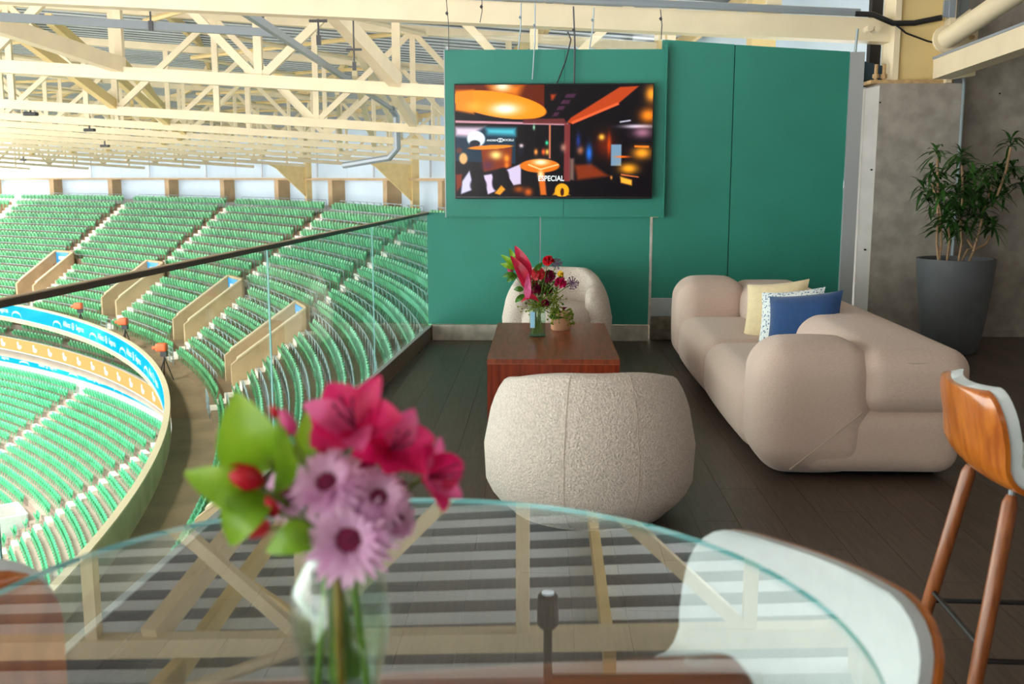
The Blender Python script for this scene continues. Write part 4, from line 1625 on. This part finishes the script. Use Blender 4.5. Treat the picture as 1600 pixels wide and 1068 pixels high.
# ------------------------------------------------------------------ bar stools
def stool(label, loc, rotz):
    """seat front points to local +y; back at -y"""
    t = thing('bar_stool', label, 'bar stool', loc, rotz, 'bar stools')
    SH = .74
    prof = []
    # (y, z) along the shell from front edge of the seat to the top of the back
    for k in range(7):
        u_ = k / 6
        prof.append((.22 - .34 * u_, SH - .012 * math.sin(pi * u_)))
    for k in range(1, 7):
        a = (pi / 2 - .22) * k / 6
        prof.append((-.12 - .09 * math.sin(a), SH + .09 * (1 - math.cos(a))))
    y0, z0 = prof[-1]
    for k in range(1, 7):
        prof.append((y0 - .036 * k / 6, z0 + .165 * k / 6))
    n = len(prof)
    L_ = [0]
    for i in range(1, n):
        L_.append(L_[-1] + math.hypot(prof[i][0] - prof[i - 1][0], prof[i][1] - prof[i - 1][1]))
    tot = L_[-1]

    def width(s):
        W = .205
        e = .085
        w_ = W
        if s > tot - e:
            q = (s - (tot - e)) / e
            w_ = W - e * .95 * (1 - math.sqrt(max(0, 1 - q * q)))
        if s < e:
            q = (e - s) / e
            w_ = W - e * .9 * (1 - math.sqrt(max(0, 1 - q * q)))
        return w_

    def surf(off, shrink):
        ss = []
        for i in range(n):
            ss.append(L_[i])
        ext = [tot - .085 * (1 - math.sin(pi / 2 * k / 6)) for k in range(7)]
        fr = [.085 * (1 - math.cos(pi / 2 * k / 6)) for k in range(7)]
        ss = sorted(set([round(x_, 5) for x_ in ss if .085 < x_ < tot - .085] + [round(x_, 5) for x_ in ext + fr]))
        P = []
        for s in ss:
            i = max(0, min(n - 2, next((k for k in range(n - 1) if L_[k + 1] >= s), n - 2)))
            f_ = (s - L_[i]) / (L_[i + 1] - L_[i])
            y_ = prof[i][0] + (prof[i + 1][0] - prof[i][0]) * f_
            z_ = prof[i][1] + (prof[i + 1][1] - prof[i][1]) * f_
            # smoothed normal (pointing to the sitter: up / forward)
            a_, b_ = max(0, i - 1), min(n - 1, i + 2)
            ty, tz = prof[b_][0] - prof[a_][0], prof[b_][1] - prof[a_][1]
            l_ = math.hypot(ty, tz)
            ny, nz = tz / l_, -ty / l_
            if ny < 0 and nz < 0:
                ny, nz = -ny, -nz
            w_ = max(.004, width(s) - shrink)
            back = min(1, max(0, (s - .36) / .15))
            row = []
            for k in range(13):
                u_ = -1 + 2 * k / 12
                cv = .03 * back * u_ * u_ + .012 * (1 - back) * u_ * u_
                row.append(Vector((u_ * w_, y_ + ny * (off + cv), z_ + nz * (off + cv))))
            P.append(row)
        return P

    def slab(o0, o1, shrink, name, m):
        A_, B_ = surf(o0, shrink), surf(o1, shrink)
        b = MB()
        b.grid(A_)
        b.grid([r[::-1] for r in B_])
        rim = [r[0] for r in A_] + A_[-1][1:] + [r[-1] for r in A_[::-1]][1:] + A_[0][::-1][1:]
        rim2 = [r[0] for r in B_] + B_[-1][1:] + [r[-1] for r in B_[::-1]][1:] + B_[0][::-1][1:]
        b.grid([rim2, rim])
        me = b.mesh(name, M[m], 50)
        bm = bmesh.new()
        bm.from_mesh(me)
        bmesh.ops.remove_doubles(bm, verts=bm.verts, dist=1e-6)
        bmesh.ops.recalc_face_normals(bm, faces=bm.faces)
        bm.to_mesh(me)
        bm.free()
        me.set_sharp_from_angle(angle=rad(50))
        return link(name, me, t)

    slab(-.006, .006, 0, 'plywood_shell', 'ply')
    slab(.0062, .036, .006, 'upholstered_pad', 'vinyl')
    for sx in (-1, 1):
        for sy in (-1, 1):
            top = Vector((sx * .13, -.02 + sy * .12, SH - .01))
            bot = Vector((sx * .22, -.02 + sy * .24, 0))
            o = MB().tube([bot, bot.lerp(top, .5), top.lerp(bot, .03), top], [.013, .019, .019, .012], 12).build('leg', M['legwood'], t, 40)
            MB().tube([top, top + Vector((0, 0, .014))], .008, 8).build('leg_bracket', M['pipe'], o)

    def lp(sx, sy, z_):
        top = Vector((sx * .13, -.02 + sy * .12, SH - .01))
        bot = Vector((sx * .22, -.02 + sy * .24, 0))
        return bot.lerp(top, z_ / (SH - .01))

    for (a, c_, z_) in (((-1, -1), (1, -1), .36), ((-1, 1), (1, 1), .36), ((-1, -1), (-1, 1), .33), ((1, -1), (1, 1), .33)):
        MB().tube([lp(*a, z_), lp(*c_, z_)], .007, 8).build('foot_rung', M['black'], t, 40)
    return t


stool('bar stool with pale upholstered front turned to the camera, under the glass table edge', (.205, 1.225, .005), rad(126))
stool('bar stool showing its honey plywood back, at the right edge beside the sofa', (1.27, 2.52, .02), rad(-92))
stool('bar stool mostly out of view at the left end of the glass table', (-.915, 1.345, .02), rad(30))

# ------------------------------------------------------------------ glass bar table
TX, TY, TZ, TRD = -.15, .935, 1.05, .465
gt = thing('bar_table', 'round clear glass bar table with a wooden beam under the top', 'table', (TX, TY, 0))
b = MB()
n = 96
ring = lambda r, z: [(r * math.cos(2 * pi * k / n), r * math.sin(2 * pi * k / n), z) for k in range(n)]
b.add(ring(TRD, TZ), [tuple(range(n))])
b.add(ring(TRD, TZ - .007), [tuple(range(n))[::-1]])
b.build('glass_top', M['table_glass'], gt)
b = MB()
A_, B_ = ring(TRD, TZ - .007), ring(TRD, TZ)
b.add(A_ + B_, [(k, (k + 1) % n, n + (k + 1) % n, n + k) for k in range(n)])
b.build('glass_rim', M['glass_edge'], gt)
v, f = rbox((.345, .04, .03), .028, 3, 2)
o = MB().add(v, f).build('support_beam', M['table_wood'], gt, 40)
o.location = (.02, -.022, TZ - .055)
o.rotation_euler = (0, 0, rad(8.7))
for sx in (-.29, .29):
    q = MB().lathe([(.012, 0), (.014, .003), (.012, .007)], 14).build('glass_pad', M['clear'], gt, 40)
    q.location = Vector((  .02 + sx * math.cos(rad(8.7)), -.022 + sx * math.sin(rad(8.7)), TZ - .0245))
MB().tube([(0, 0, .03), (0, 0, TZ - .07)], .045, 16).build('pedestal', M['table_wood'], gt, 40)
MB().lathe([(.0001, 0), (.22, 0), (.22, .015), (.06, .035), (.0001, .035)], 32).build('foot', M['black'], gt, 40)

# ------------------------------------------------------------------ potted dracaena
pc = Vector((3.55, 8.9, 0))
pot = thing('plant_pot', 'tall tapered dark grey planter against the concrete wall', 'planter', pc)
MB().lathe([(.0001, 0), (.20, 0), (.225, .03), (.27, .3), (.305, .6), (.318, .80), (.318, .815), (.296, .815), (.29, .76), (.0001, .755)], 40).build('pot_body', M['pot'], pot, 40)
MB().lathe([(.0001, .762), (.288, .758)], 24).build('soil', M['soil'], pot)


def leaf_blade(b, base, d, up_, ln, wd, droop, nseg=4, mi=0, fold=.15, thick=0):
    d = Vector(d).normalized()
    u_ = Vector(up_)
    s = d.cross(u_)
    if s.length < 1e-4:
        s = Vector((1, 0, 0))
    s.normalize()
    u_ = s.cross(d)
    P = []
    for k in range(nseg + 1):
        q = k / nseg
        wq = wd * math.sin(pi * (q * .92 + .04)) ** .8
        c_ = base + d * (ln * q) + Vector((0, 0, -droop * ln * q * q))
        P.append([c_ - s * wq / 2 + u_ * fold * wq, c_, c_ + s * wq / 2 + u_ * fold * wq])
    b.grid(P, mi)


def cluster_mesh(seed, nl=18, ln=.15, wd=.028):
    rr = random.Random(seed)
    b = MB()
    for k in range(nl):
        a = k * 2.4
        el = rr.uniform(-.5, 1.2)
        d = Vector((math.cos(a) * math.cos(el), math.sin(a) * math.cos(el), math.sin(el)))
        leaf_blade(b, Vector((0, 0, rr.uniform(-.05, .02))), d, (0, 0, 1), ln * rr.uniform(.75, 1.15), wd, rr.uniform(.25, .75))
    return b.mesh('leaf_cluster', M['leaf_dark'], 60)


CM = [cluster_mesh(s) for s in range(4)]
plant = thing('dracaena', 'bushy dark green dracaena with bare pale stems in the grey planter', 'plant', pc + Vector((0, 0, .76)))
CLU = [(235, 160), (215, 240), (252, 262), (178, 310), (222, 330), (262, 330), (200, 372), (250, 392), (292, 372), (340, 170), (350, 205), (330, 330), (322, 382), (300, 450), (342, 432), (400, 262), (440, 240), (482, 240), (522, 232), (562, 112), (572, 232), (452, 300), (502, 300), (532, 332), (422, 332), (392, 382), (442, 392), (482, 372), (422, 432), (362, 482), (462, 470), (252, 482), (606, 300), (484, 482), (300, 522), (270, 440), (380, 340), (350, 290), (520, 270)]
rr = random.Random(3)
off = -(pc + Vector((0, 0, .76)))
for k, (zx, zy) in enumerate(CLU):
    p = at(1380 + zx / 2.81, 180 + zy / 2.81, 8.9 + rr.uniform(-.22, .18)) + off
    o = link('leaf_cluster', CM[k % 4], plant, p, (rr.uniform(-.3, .3), rr.uniform(-.3, .3), rr.uniform(0, 6)))
    o.scale = [rr.uniform(.85, 1.2)] * 3
STM = [[(245, 632), (235, 560), (240, 440), (240, 300), (238, 190)], [(280, 632), (290, 560), (285, 480)], [(330, 632), (345, 560), (340, 480), (350, 330), (345, 220)],
       [(340, 632), (370, 590), (395, 585), (370, 545)], [(375, 632), (400, 590), (450, 565), (468, 530)], [(395, 585), (420, 520), (440, 420), (480, 300)], [(500, 340), (540, 240), (560, 140)], [(245, 632), (255, 560), (250, 420), (215, 300)]]
for s in STM:
    pts = []
    for k, (zx, zy) in enumerate(s):
        pts.append(at(1380 + zx / 2.81, 180 + zy / 2.81, 8.82 + .03 * k) + off)
    pts[0] = pts[0] + Vector((0, 0, -.03))
    MB().tube(pts, .011, 7).build('stem', M['bark'], plant, 60)

# ------------------------------------------------------------------ flowers on the bar table
VC = Vector((-.172, .83, TZ))
vase = thing('flower_vase', 'clear bulbous glass vase of water on the bar table', 'vase', VC)
prof = [(.026, .0), (.030, .002), (.033, .02), (.041, .055), (.0435, .078), (.040, .105), (.029, .125), (.023, .135), (.024, .142), (.029, .150)]
b = MB()
b.lathe(prof + [(r - .0025, z) for r, z in prof[::-1][:-1]] + [(.0001, .006)], 40)
b.build('glass_body', M['vase_glass'], vase, 60)
pw = [(.0001, .008), (.029, .008), (.032, .02), (.0385, .055), (.0405, .07), (.0001, .07)]
MB().lathe(pw, 32).build('water', M['water'], vase, 60)


def petal(b, c_, axis, side, ln, wd, cup, nseg=5, curl=.3, tip=.6, mi=0):
    """petal starting at c_, along side direction tilted towards axis by cup"""
    axis, side = Vector(axis).normalized(), Vector(side).normalized()
    tv_ = axis.cross(side)
    P = []
    for k in range(nseg + 1):
        q = k / nseg
        wq = wd * (math.sin(pi * min(1, q ** tip * .96 + .03)) ** .7)
        a = cup - curl * q * 1.5
        pos = c_ + side * (ln * q * math.cos(cup)) + axis * (ln * (math.sin(cup) * q - curl * .5 * q * q))
        row = []
        for u_ in (-1, -.5, 0, .5, 1):
            row.append(pos + tv_ * (wq / 2 * u_) + axis * (wq * .22 * (u_ * u_)))
        P.append(row)
    b.grid(P, mi)


def basis(n_):
    n_ = Vector(n_).normalized()
    a = n_.cross(Vector((0, 0, 1)))
    if a.length < .1:
        a = n_.cross(Vector((1, 0, 0)))
    a.normalize()
    return n_, a, n_.cross(a)


def stem_to_vase(t, c_, vc, top=.145, r=.0022, m='stem', base=.02, jit=None):
    """curved stem from a bloom centre down through the vase neck"""
    j = jit or Vector((random.uniform(-.012, .012), random.uniform(-.012, .012), 0))
    o = Vector(t.location)
    pts = [c_, c_.lerp(vc + Vector((0, 0, top + .02)), .6) + Vector((0, 0, -.01)), vc + Vector((j.x * .6, j.y * .6, top)), vc + Vector((-j.x * 1.2, -j.y * 1.2, base))]
    MB().tube([p - o for p in pts], r, 7).build('stem', M[m], t, 60)


def lily(label, px, py, Y, size, face, seed, mats=('pink', 'pink_pale')):
    rr = random.Random(seed)
    c_ = at(px, py, Y)
    t = thing('alstroemeria', label, 'flower', c_, 0, 'pink lilies in the near vase')
    n_, a, b2 = basis(face)
    for k in range(6):
        ang = k * pi / 3 + rr.uniform(-.15, .15)
        sd_ = a * math.cos(ang) + b2 * math.sin(ang)
        bb = MB()
        petal(bb, Vector((0, 0, 0)) - n_ * size * .25, n_, sd_, size * rr.uniform(.62, .75), size * (.5 if k % 2 else .36), rr.uniform(.7, .95), curl=.35)
        bb.build('petal', M[mats[0] if k % 2 else mats[rr.randint(0, 1)]], t, 60)
    bb = MB()
    for k in range(5):
        ang = k * 1.3
        e = n_ * size * .3 + (a * math.cos(ang) + b2 * math.sin(ang)) * size * .1
        bb.tube([-n_ * size * .2, e], size * .012, 5)
        bb.lathe([(.0001, -size * .03), (size * .025, 0), (.0001, size * .03)], 6, e)
    bb.build('stamens', M['wine'], t, 60)
    stem_to_vase(t, c_ - n_ * size * .25, VC)
    return t


def daisy(label, px, py, Y, size, face, seed, np_=26, layers=3):
    rr = random.Random(seed)
    c_ = at(px, py, Y)
    t = thing('chrysanthemum', label, 'flower', c_, 0, 'lilac daisies in the near vase')
    n_, a, b2 = basis(face)
    bb = MB()
    for l in range(layers):
        for k in range(np_ - 5 * l):
            ang = 2 * pi * k / (np_ - 5 * l) + rr.uniform(-.08, .08) + l * .1
            sd_ = a * math.cos(ang) + b2 * math.sin(ang)
            petal(bb, sd_ * size * .12 + n_ * size * .03 * l, n_, sd_, size * (.40 - .07 * l) * rr.uniform(.88, 1.08), size * .11, .12 + .28 * l + rr.uniform(-.1, .1), 4, .12, .8)
    bb.build('petals', M['lilac'], t, 60)
    bb = MB()
    for k in range(70):
        rr_ = size * .2 * math.sqrt(k / 70)
        ang = k * 2.4
        p = (a * math.cos(ang) + b2 * math.sin(ang)) * rr_ + n_ * (size * .10 - rr_ * .2)
        bb.lathe([(.0001, -size * .02), (size * .018, 0), (.0001, size * .025)], 5, p)
    bb.add([(a * math.cos(q) + b2 * math.sin(q)) * size * .2 + n_ * size * .05 for q in [k * pi / 8 for k in range(16)]], [tuple(range(16))])
    bb.build('flower_centre', M['wine'], t)
    stem_to_vase(t, c_, VC)
    return t


toc = Vector((.1, -1, .35))
lily('large hot pink lily at the top centre of the near bouquet', 548, 655, .80, .080, toc + Vector((-.2, 0, .5)), 1)
lily('hot pink lily right of the top one in the near bouquet', 618, 695, .81, .072, toc + Vector((.4, 0, .2)), 2)
lily('hot pink lily leaning out alone on the right of the near bouquet', 684, 742, .82, .066, Vector((1, -.4, .35)), 3)
lily('hot pink lily bud half hidden behind the top of the near bouquet', 505, 690, .86, .06, toc + Vector((-.5, 0, .3)), 4)
lily('dark pink lily low in the middle of the near bouquet', 590, 765, .84, .06, toc, 5, ('magenta', 'pink'))
daisy('lilac daisy with a dark wine centre hanging low in the near bouquet', 545, 842, .785, .078, Vector((.12, -1, .25)), 11)
daisy('lilac daisy facing forward in the middle of the near bouquet', 512, 757, .79, .066, Vector((-.1, -.7, .8)), 12)
daisy('lilac daisy at the left middle of the near bouquet', 452, 768, .81, .052, Vector((-.6, -.8, .3)), 13)
daisy('lilac daisy at the right middle of the near bouquet', 590, 778, .80, .055, Vector((.4, -.8, .5)), 14)
daisy('small lilac daisy at the lower right of the near bouquet', 618, 810, .82, .042, Vector((.7, -.7, .3)), 15)

LF = [('broad bright green leaf at the upper left of the near bouquet', (428, 732), (368, 612), .80, .056, Vector((0, -1, .1)), .1),
      ('pointed bright green leaf reaching farthest left of the near bouquet', (404, 782), (288, 738), .79, .034, Vector((.1, -.9, .4)), .0),
      ('bright green leaf hanging down at the lower left of the near bouquet', (418, 772), (360, 852), .785, .036, Vector((-.2, -1, .2)), .1),
      ('narrow pale green upright leaf left of the pink lilies', (432, 770), (434, 650), .79, .018, Vector((.6, -1, 0)), .0),
      ('small serrated green leaf at the vase mouth', (492, 838), (416, 862), .79, .028, Vector((-.2, -1, .4)), .1),
      ('dark green leaf tucked behind the top lily', (490, 740), (480, 640), .86, .022, Vector((0, -1, 0)), .0)]
for lab, a, b2, Y, wd, nrm, dr in LF:
    p, q = at(*a, Y), at(*b2, Y - .02)
    t = thing('foliage_leaf', lab, 'leaf', p, 0, 'leaves in the near vase')
    bb = MB()
    d = q - p
    s = d.cross(nrm).normalized()
    u_ = s.cross(d).normalized()
    P = []
    for k in range(9):
        f_ = k / 8
        wq = wd * math.sin(pi * min(1, .04 + f_ ** .85 * .95)) ** .75
        c_ = d * f_ + u_ * (.02 * math.sin(pi * f_))
        P.append([c_ - s * wq / 2 + u_ * wq * .14, c_ - s * wq / 4 + u_ * wq * .04, c_, c_ + s * wq / 4 + u_ * wq * .04, c_ + s * wq / 2 + u_ * wq * .14])
    bb.grid(P)
    lbo = bb.build('leaf_blade', M['leaf'], t, 60)
    MB().tube([d * .0, d * .5 + u_ * .019, d * .92 + u_ * .004], [.0016, .001, .0004], 5).build('midrib', M['stem'], lbo, 60)
    stem_to_vase(t, p, VC, r=.0016)
for k, (lab, px, py, sz, m) in enumerate((('red bud between the two left leaves of the near bouquet', 393, 748, .030, 'red'), ('small red bud under the left leaves of the near bouquet', 427, 798, .016, 'red'),
                                          ('coral bud hanging lowest on the left of the near bouquet', 402, 822, .030, 'coral'), ('tiny red bud left of the pink lilies', 431, 648, .011, 'red'),
                                          ('small pink bud behind the upright narrow leaf', 452, 668, .02, 'pink_pale'))):
    c_ = at(px, py, .775)
    t = thing('flower_bud', lab, 'flower bud', c_, 0, 'buds in the near vase')
    n_, a, b2 = basis(Vector((-.5, -.8, .1 - .1 * k)))
    bb = MB()
    bb.lathe([(.0001, -.35 * sz), (.22 * sz, -.25 * sz), (.36 * sz, .05 * sz), (.3 * sz, .45 * sz), (.12 * sz, .75 * sz), (.0001, .9 * sz)], 12)
    dirb = Vector((-.75, -.2, .35)) if k in (0, 2) else Vector((-.3, -.2, .9))
    bb.xf(dirb.to_track_quat('Z', 'Y').to_matrix().to_4x4())
    bb.build('petals', M[m], t, 60)
    stem_to_vase(t, c_, VC, r=.0014)
for k, (dx, m) in enumerate(((.0, 'stem_brown'), (.016, 'stem'), (-.016, 'stem'), (-.008, 'stem'))):
    lab = ['thick olive stem standing in the middle of the near vase', 'green cut stem leaning right in the near vase', 'green cut stem leaning left in the near vase', 'short green cut stem in the near vase'][k]
    p = VC + Vector((dx * .5, -.01 + .006 * k, .15))
    t = thing('cut_stem', lab, 'stem', p, 0, 'stems in the near vase')
    MB().tube([Vector((0, .0, .03)), Vector((0, 0, 0)), Vector((dx * .9, 0, -.138))], .0042 if k == 0 else .0032, 8).build('stalk', M[m], t, 60)

# ------------------------------------------------------------------ bouquet on the coffee table
V2 = Vector((-.03, 6.98, .42))
v2 = thing('square_vase', 'small square glass vase with water and a blue label on the coffee table', 'vase', V2)
bb = MB()
hw = .055
for z0, z1 in ((0, .205),):
    for sx, sy, wx, wy in ((-hw, 0, .003, 2 * hw), (hw, 0, .003, 2 * hw), (0, -hw, 2 * hw, .003), (0, hw, 2 * hw, .003)):
        bb.box((sx, sy, .105), (wx, wy, .205))
bb.box((0, 0, .004), (2 * hw, 2 * hw, .008))
bb.build('glass_body', M['vase_glass'], v2)
MB().box((0, 0, .055), (2 * hw - .008, 2 * hw - .008, .09)).build('water', M['water'], v2)
v, f = rbox((.016, .002, .055), .0015, 1, 1)
o = MB().add(v, f).build('paper_label', M['label'], v2)
o.location = (-.033, -hw - .003, .12)


def far_flower(name, label, px, py, Y, build_, m, cat='flower', stem=True):
    c_ = at(px, py, Y)
    t = thing(name, label, cat, c_, 0, 'flowers on the coffee table')
    bb = MB()
    build_(bb)
    bb.build('bloom', M[m], t, 60)
    if stem:
        o = -c_
        pts = [c_, c_.lerp(V2 + Vector((0, 0, .2)), .6), V2 + Vector((random.uniform(-.03, .03), random.uniform(-.03, .03), .19)), V2 + Vector((random.uniform(-.04, .04), random.uniform(-.04, .04), .02))]
        MB().tube([p + o for p in pts], .003, 6).build('stem', M['stem'], t, 60)
    return t


def ball_of_petals(r, n_=40, seed=0, wd=.9):
    def f_(bb):
        rr = random.Random(seed)
        for k in range(n_):
            z_ = rr.uniform(-.6, 1)
            a = k * 2.4
            s_ = math.sqrt(max(0, 1 - z_ * z_))
            d = Vector((s_ * math.cos(a), s_ * math.sin(a), z_))
            n1, a1, b1 = basis(d)
            petal(bb, d * r * .35, n1, a1 * math.cos(k) + b1 * math.sin(k), r * .8, r * wd, .9, 3, .3)
    return f_


def spike_ball(r, n_=70, seed=0):
    def f_(bb):
        rr = random.Random(seed)
        for k in range(n_):
            z_ = rr.uniform(-1, 1)
            a = k * 2.4
            s_ = math.sqrt(1 - z_ * z_)
            d = Vector((s_ * math.cos(a), s_ * math.sin(a), z_))
            bb.tube([d * r * .1, d * r * .85], r * .02, 4)
            bb.lathe([(.0001, -r * .09), (r * .1, 0), (.0001, r * .09)], 5, d * r * .9)
    return f_


def blade(vec, wd, nrm=(0, -1, .2)):
    def f_(bb):
        d = Vector(vec)
        s = d.cross(Vector(nrm)).normalized()
        u_ = s.cross(d).normalized()
        P = []
        for k in range(9):
            q = k / 8
            wq = wd * math.sin(pi * min(1, .03 + q ** .8 * .95)) ** .8
            c_ = d * q + u_ * .03 * math.sin(pi * q)
            P.append([c_ - s * wq / 2 + u_ * wq * .3, c_, c_ + s * wq / 2 + u_ * wq * .3])
        bb.grid(P)
    return f_


def far_blade(name, lab, a, b2, Y, wd, m, cat='flower', nrm=(0, -1, .2)):
    p, q = at(*a, Y), at(*b2, Y)
    far_flower(name, lab, a[0], a[1], Y, blade(q - p, wd, nrm), m, cat)


far_blade('anthurium', 'tall crimson anthurium at the top left of the coffee table bouquet', (828, 432), (805, 384), 6.98, .085, 'crimson')
far_blade('anthurium', 'long crimson anthurium leaning left in the coffee table bouquet', (826, 455), (798, 400), 6.93, .085, 'crimson', nrm=(.4, -1, .2))
far_blade('anthurium', 'pale pink upright anthurium above the square vase', (824, 468), (825, 428), 6.9, .05, 'pink_pale')
far_blade('anthurium', 'flat red anthurium just above the square vase', (842, 472), (814, 472), 6.9, .07, 'crimson', nrm=(0, -.5, 1))
FF = [('carnation', 'red carnation at the top right of the coffee table bouquet', 857, 408, .042, 'red'), ('carnation', 'coral red carnation in the middle of the coffee table bouquet', 841, 428, .05, 'coral'),
      ('carnation', 'dark magenta carnation at the centre of the coffee table bouquet', 858, 432, .048, 'magenta'), ('carnation', 'pink carnation at the right of the coffee table bouquet', 876, 442, .044, 'pink'),
      ('carnation', 'crimson carnation low in the middle of the coffee table bouquet', 836, 452, .046, 'magenta'), ('carnation', 'red carnation beside the lower stems of the bouquet', 832, 440, .04, 'red'),
      ('carnation', 'dark magenta bud cluster low at the right of the bouquet', 852, 474, .03, 'magenta'), ('carnation', 'small pink bloom at the far left of the bouquet', 798, 421, .024, 'pink_pale'),
      ('carnation', 'small magenta bloom behind the low anthurium', 857, 456, .032, 'magenta'), ('carnation', 'small yellow bloom near the mauve ball', 876, 428, .024, 'yellow')]
for k, (nm, lab, px, py, r, m) in enumerate(FF):
    far_flower(nm, lab, px, py, 6.97 + .03 * (k % 3), ball_of_petals(r, 46, k), m)
far_flower('allium', 'mauve spiky ball at the right of the coffee table bouquet', 894, 442, 7.0, spike_ball(.048, 80, 1), 'mauve')
far_flower('allium', 'mauve spiky ball beside the top red carnation', 870, 412, 7.02, spike_ball(.042, 70, 2), 'mauve')
GL = [((806, 412), (796, 388), 'leaf'), ((806, 416), (783, 398), 'leaf'), ((806, 420), (782, 412), 'leaf'), ((812, 425), (824, 400), 'leaf2'), ((806, 428), (785, 432), 'leaf2'), ((808, 430), (792, 440), 'leaf2'), ((818, 452), (803, 452), 'leaf2'), ((820, 460), (805, 472), 'leaf2'), ((835, 425), (848, 410), 'leaf2'), ((875, 450), (880, 425), 'lime')]
NMS = ['uppermost bright', 'upper left bright', 'far left bright', 'dark, behind the tall anthurium', 'left dark', 'lower left dark', 'narrow, beside the vase', 'lowest narrow', 'dark, behind the coral carnation', 'lime, under the mauve ball']
for k, (a, b2, m) in enumerate(GL):
    far_blade('foliage_leaf', 'green leaf of the coffee table bouquet: ' + NMS[k], a, b2, 7.0, .04 if m != 'lime' else .02, m, 'leaf')


def filler(ext, n_, seed, rb=.007):
    def f_(bb):
        rr = random.Random(seed)
        for k in range(n_):
            p = Vector((rr.gauss(0, ext[0]), rr.gauss(0, ext[1]), rr.gauss(0, ext[2])))
            bb.tube([p * .2, p], .0014, 4)
            bb.lathe([(.0001, -rb), (rb, 0), (.0001, rb)], 5, p)
    return f_


far_flower('filler_sprig', 'lime green filler sprigs around the square vase mouth', 842, 480, 6.96, filler((.05, .03, .03), 90, 1), 'lime')
far_flower('filler_sprig', 'lime green sprigs under the right carnations', 866, 470, 7.0, filler((.035, .03, .045), 80, 2), 'lime')
far_flower('filler_sprig', 'dark leafy filler at the heart of the bouquet', 850, 448, 7.03, filler((.06, .03, .05), 110, 3, .010), 'leaf2')
P3 = Vector((.135, 7.28, .42))
pp_ = thing('ceramic_pot', 'small peach ceramic pot behind the square vase', 'pot', P3)
MB().lathe([(.0001, 0), (.062, 0), (.07, .01), (.072, .13), (.066, .13), (.062, .02), (.0001, .02)], 28).build('pot_body', M['peach_pot'], pp_, 40)
tp = thing('trailing_plant', 'lime green trailing plant spilling from the peach pot', 'plant', P3 + Vector((0, 0, .12)))
bb = MB()
rr = random.Random(5)
for k in range(26):
    a = rr.uniform(-2.9, .3)
    o1 = Vector((math.cos(a) * .07, math.sin(a) * .07, .03))
    o2 = o1 * 1.35 + Vector((0, 0, -rr.uniform(.04, .12)))
    bb.tube([(0, 0, .01), o1, o2], .0016, 4)
    for q in range(4):
        p = o1.lerp(o2, q / 3)
        bb.lathe([(.0001, -.008), (.008, 0), (.0001, .008)], 5, p + Vector((rr.uniform(-.01, .01), rr.uniform(-.01, .01), 0)))
bb.build('trailing_stems', M['lime'], tp, 60)
bb = MB()
blade((-.075, -.06, -.03), .09, (0, -1, .3))(bb)
bb.build('round_leaf', M['leaf2'], tp, 60)
bb = MB()
for k in range(9):
    a = k * .7
    leaf_blade(bb, Vector((.02, 0, .02)), Vector((math.cos(a) * .6, math.sin(a) * .6, .7)), (0, 0, 1), .05, .02, .3)
bb.build('dark_rosette', M['magenta'], tp, 60)

# ------------------------------------------------------------------ camera crew gear on the parapet
for k, (px, py, s_) in enumerate(((222, 534, 1.0), (166, 500, .7), (107, 482, .6))):
    th = [27.9, 36.0, 43.0][k]
    base_ = pol(R0 + .45, th, ZF - .15)
    t = thing('television_camera', ['orange covered television camera on the parapet nearest the gate', 'orange covered camera in the middle of the parapet', 'orange covered camera far along the parapet'][k], 'camera', base_)
    for q in range(3):
        a = q * 2.1
        MB().tube([(math.cos(a) * .4, math.sin(a) * .4, 0), (0, 0, 1.15)], .03, 6).build('tripod_leg', M['black'], t)
    v, f = rbox((.26, .2, .2), .09, 3, 1)
    MB().add(v, f).build('rain_cover', M['orange_cover'], t, 60).location = (-.1, 0, 1.62)
    MB().box((0, 0, 1.3), (.3, .25, .25)).build('camera_body', M['black'], t)
    MB().tube([(-.3, 0, 1.6), (-.55, 0, 1.58)], .09, 10).build('lens', M['orange_cover'], t, 40)
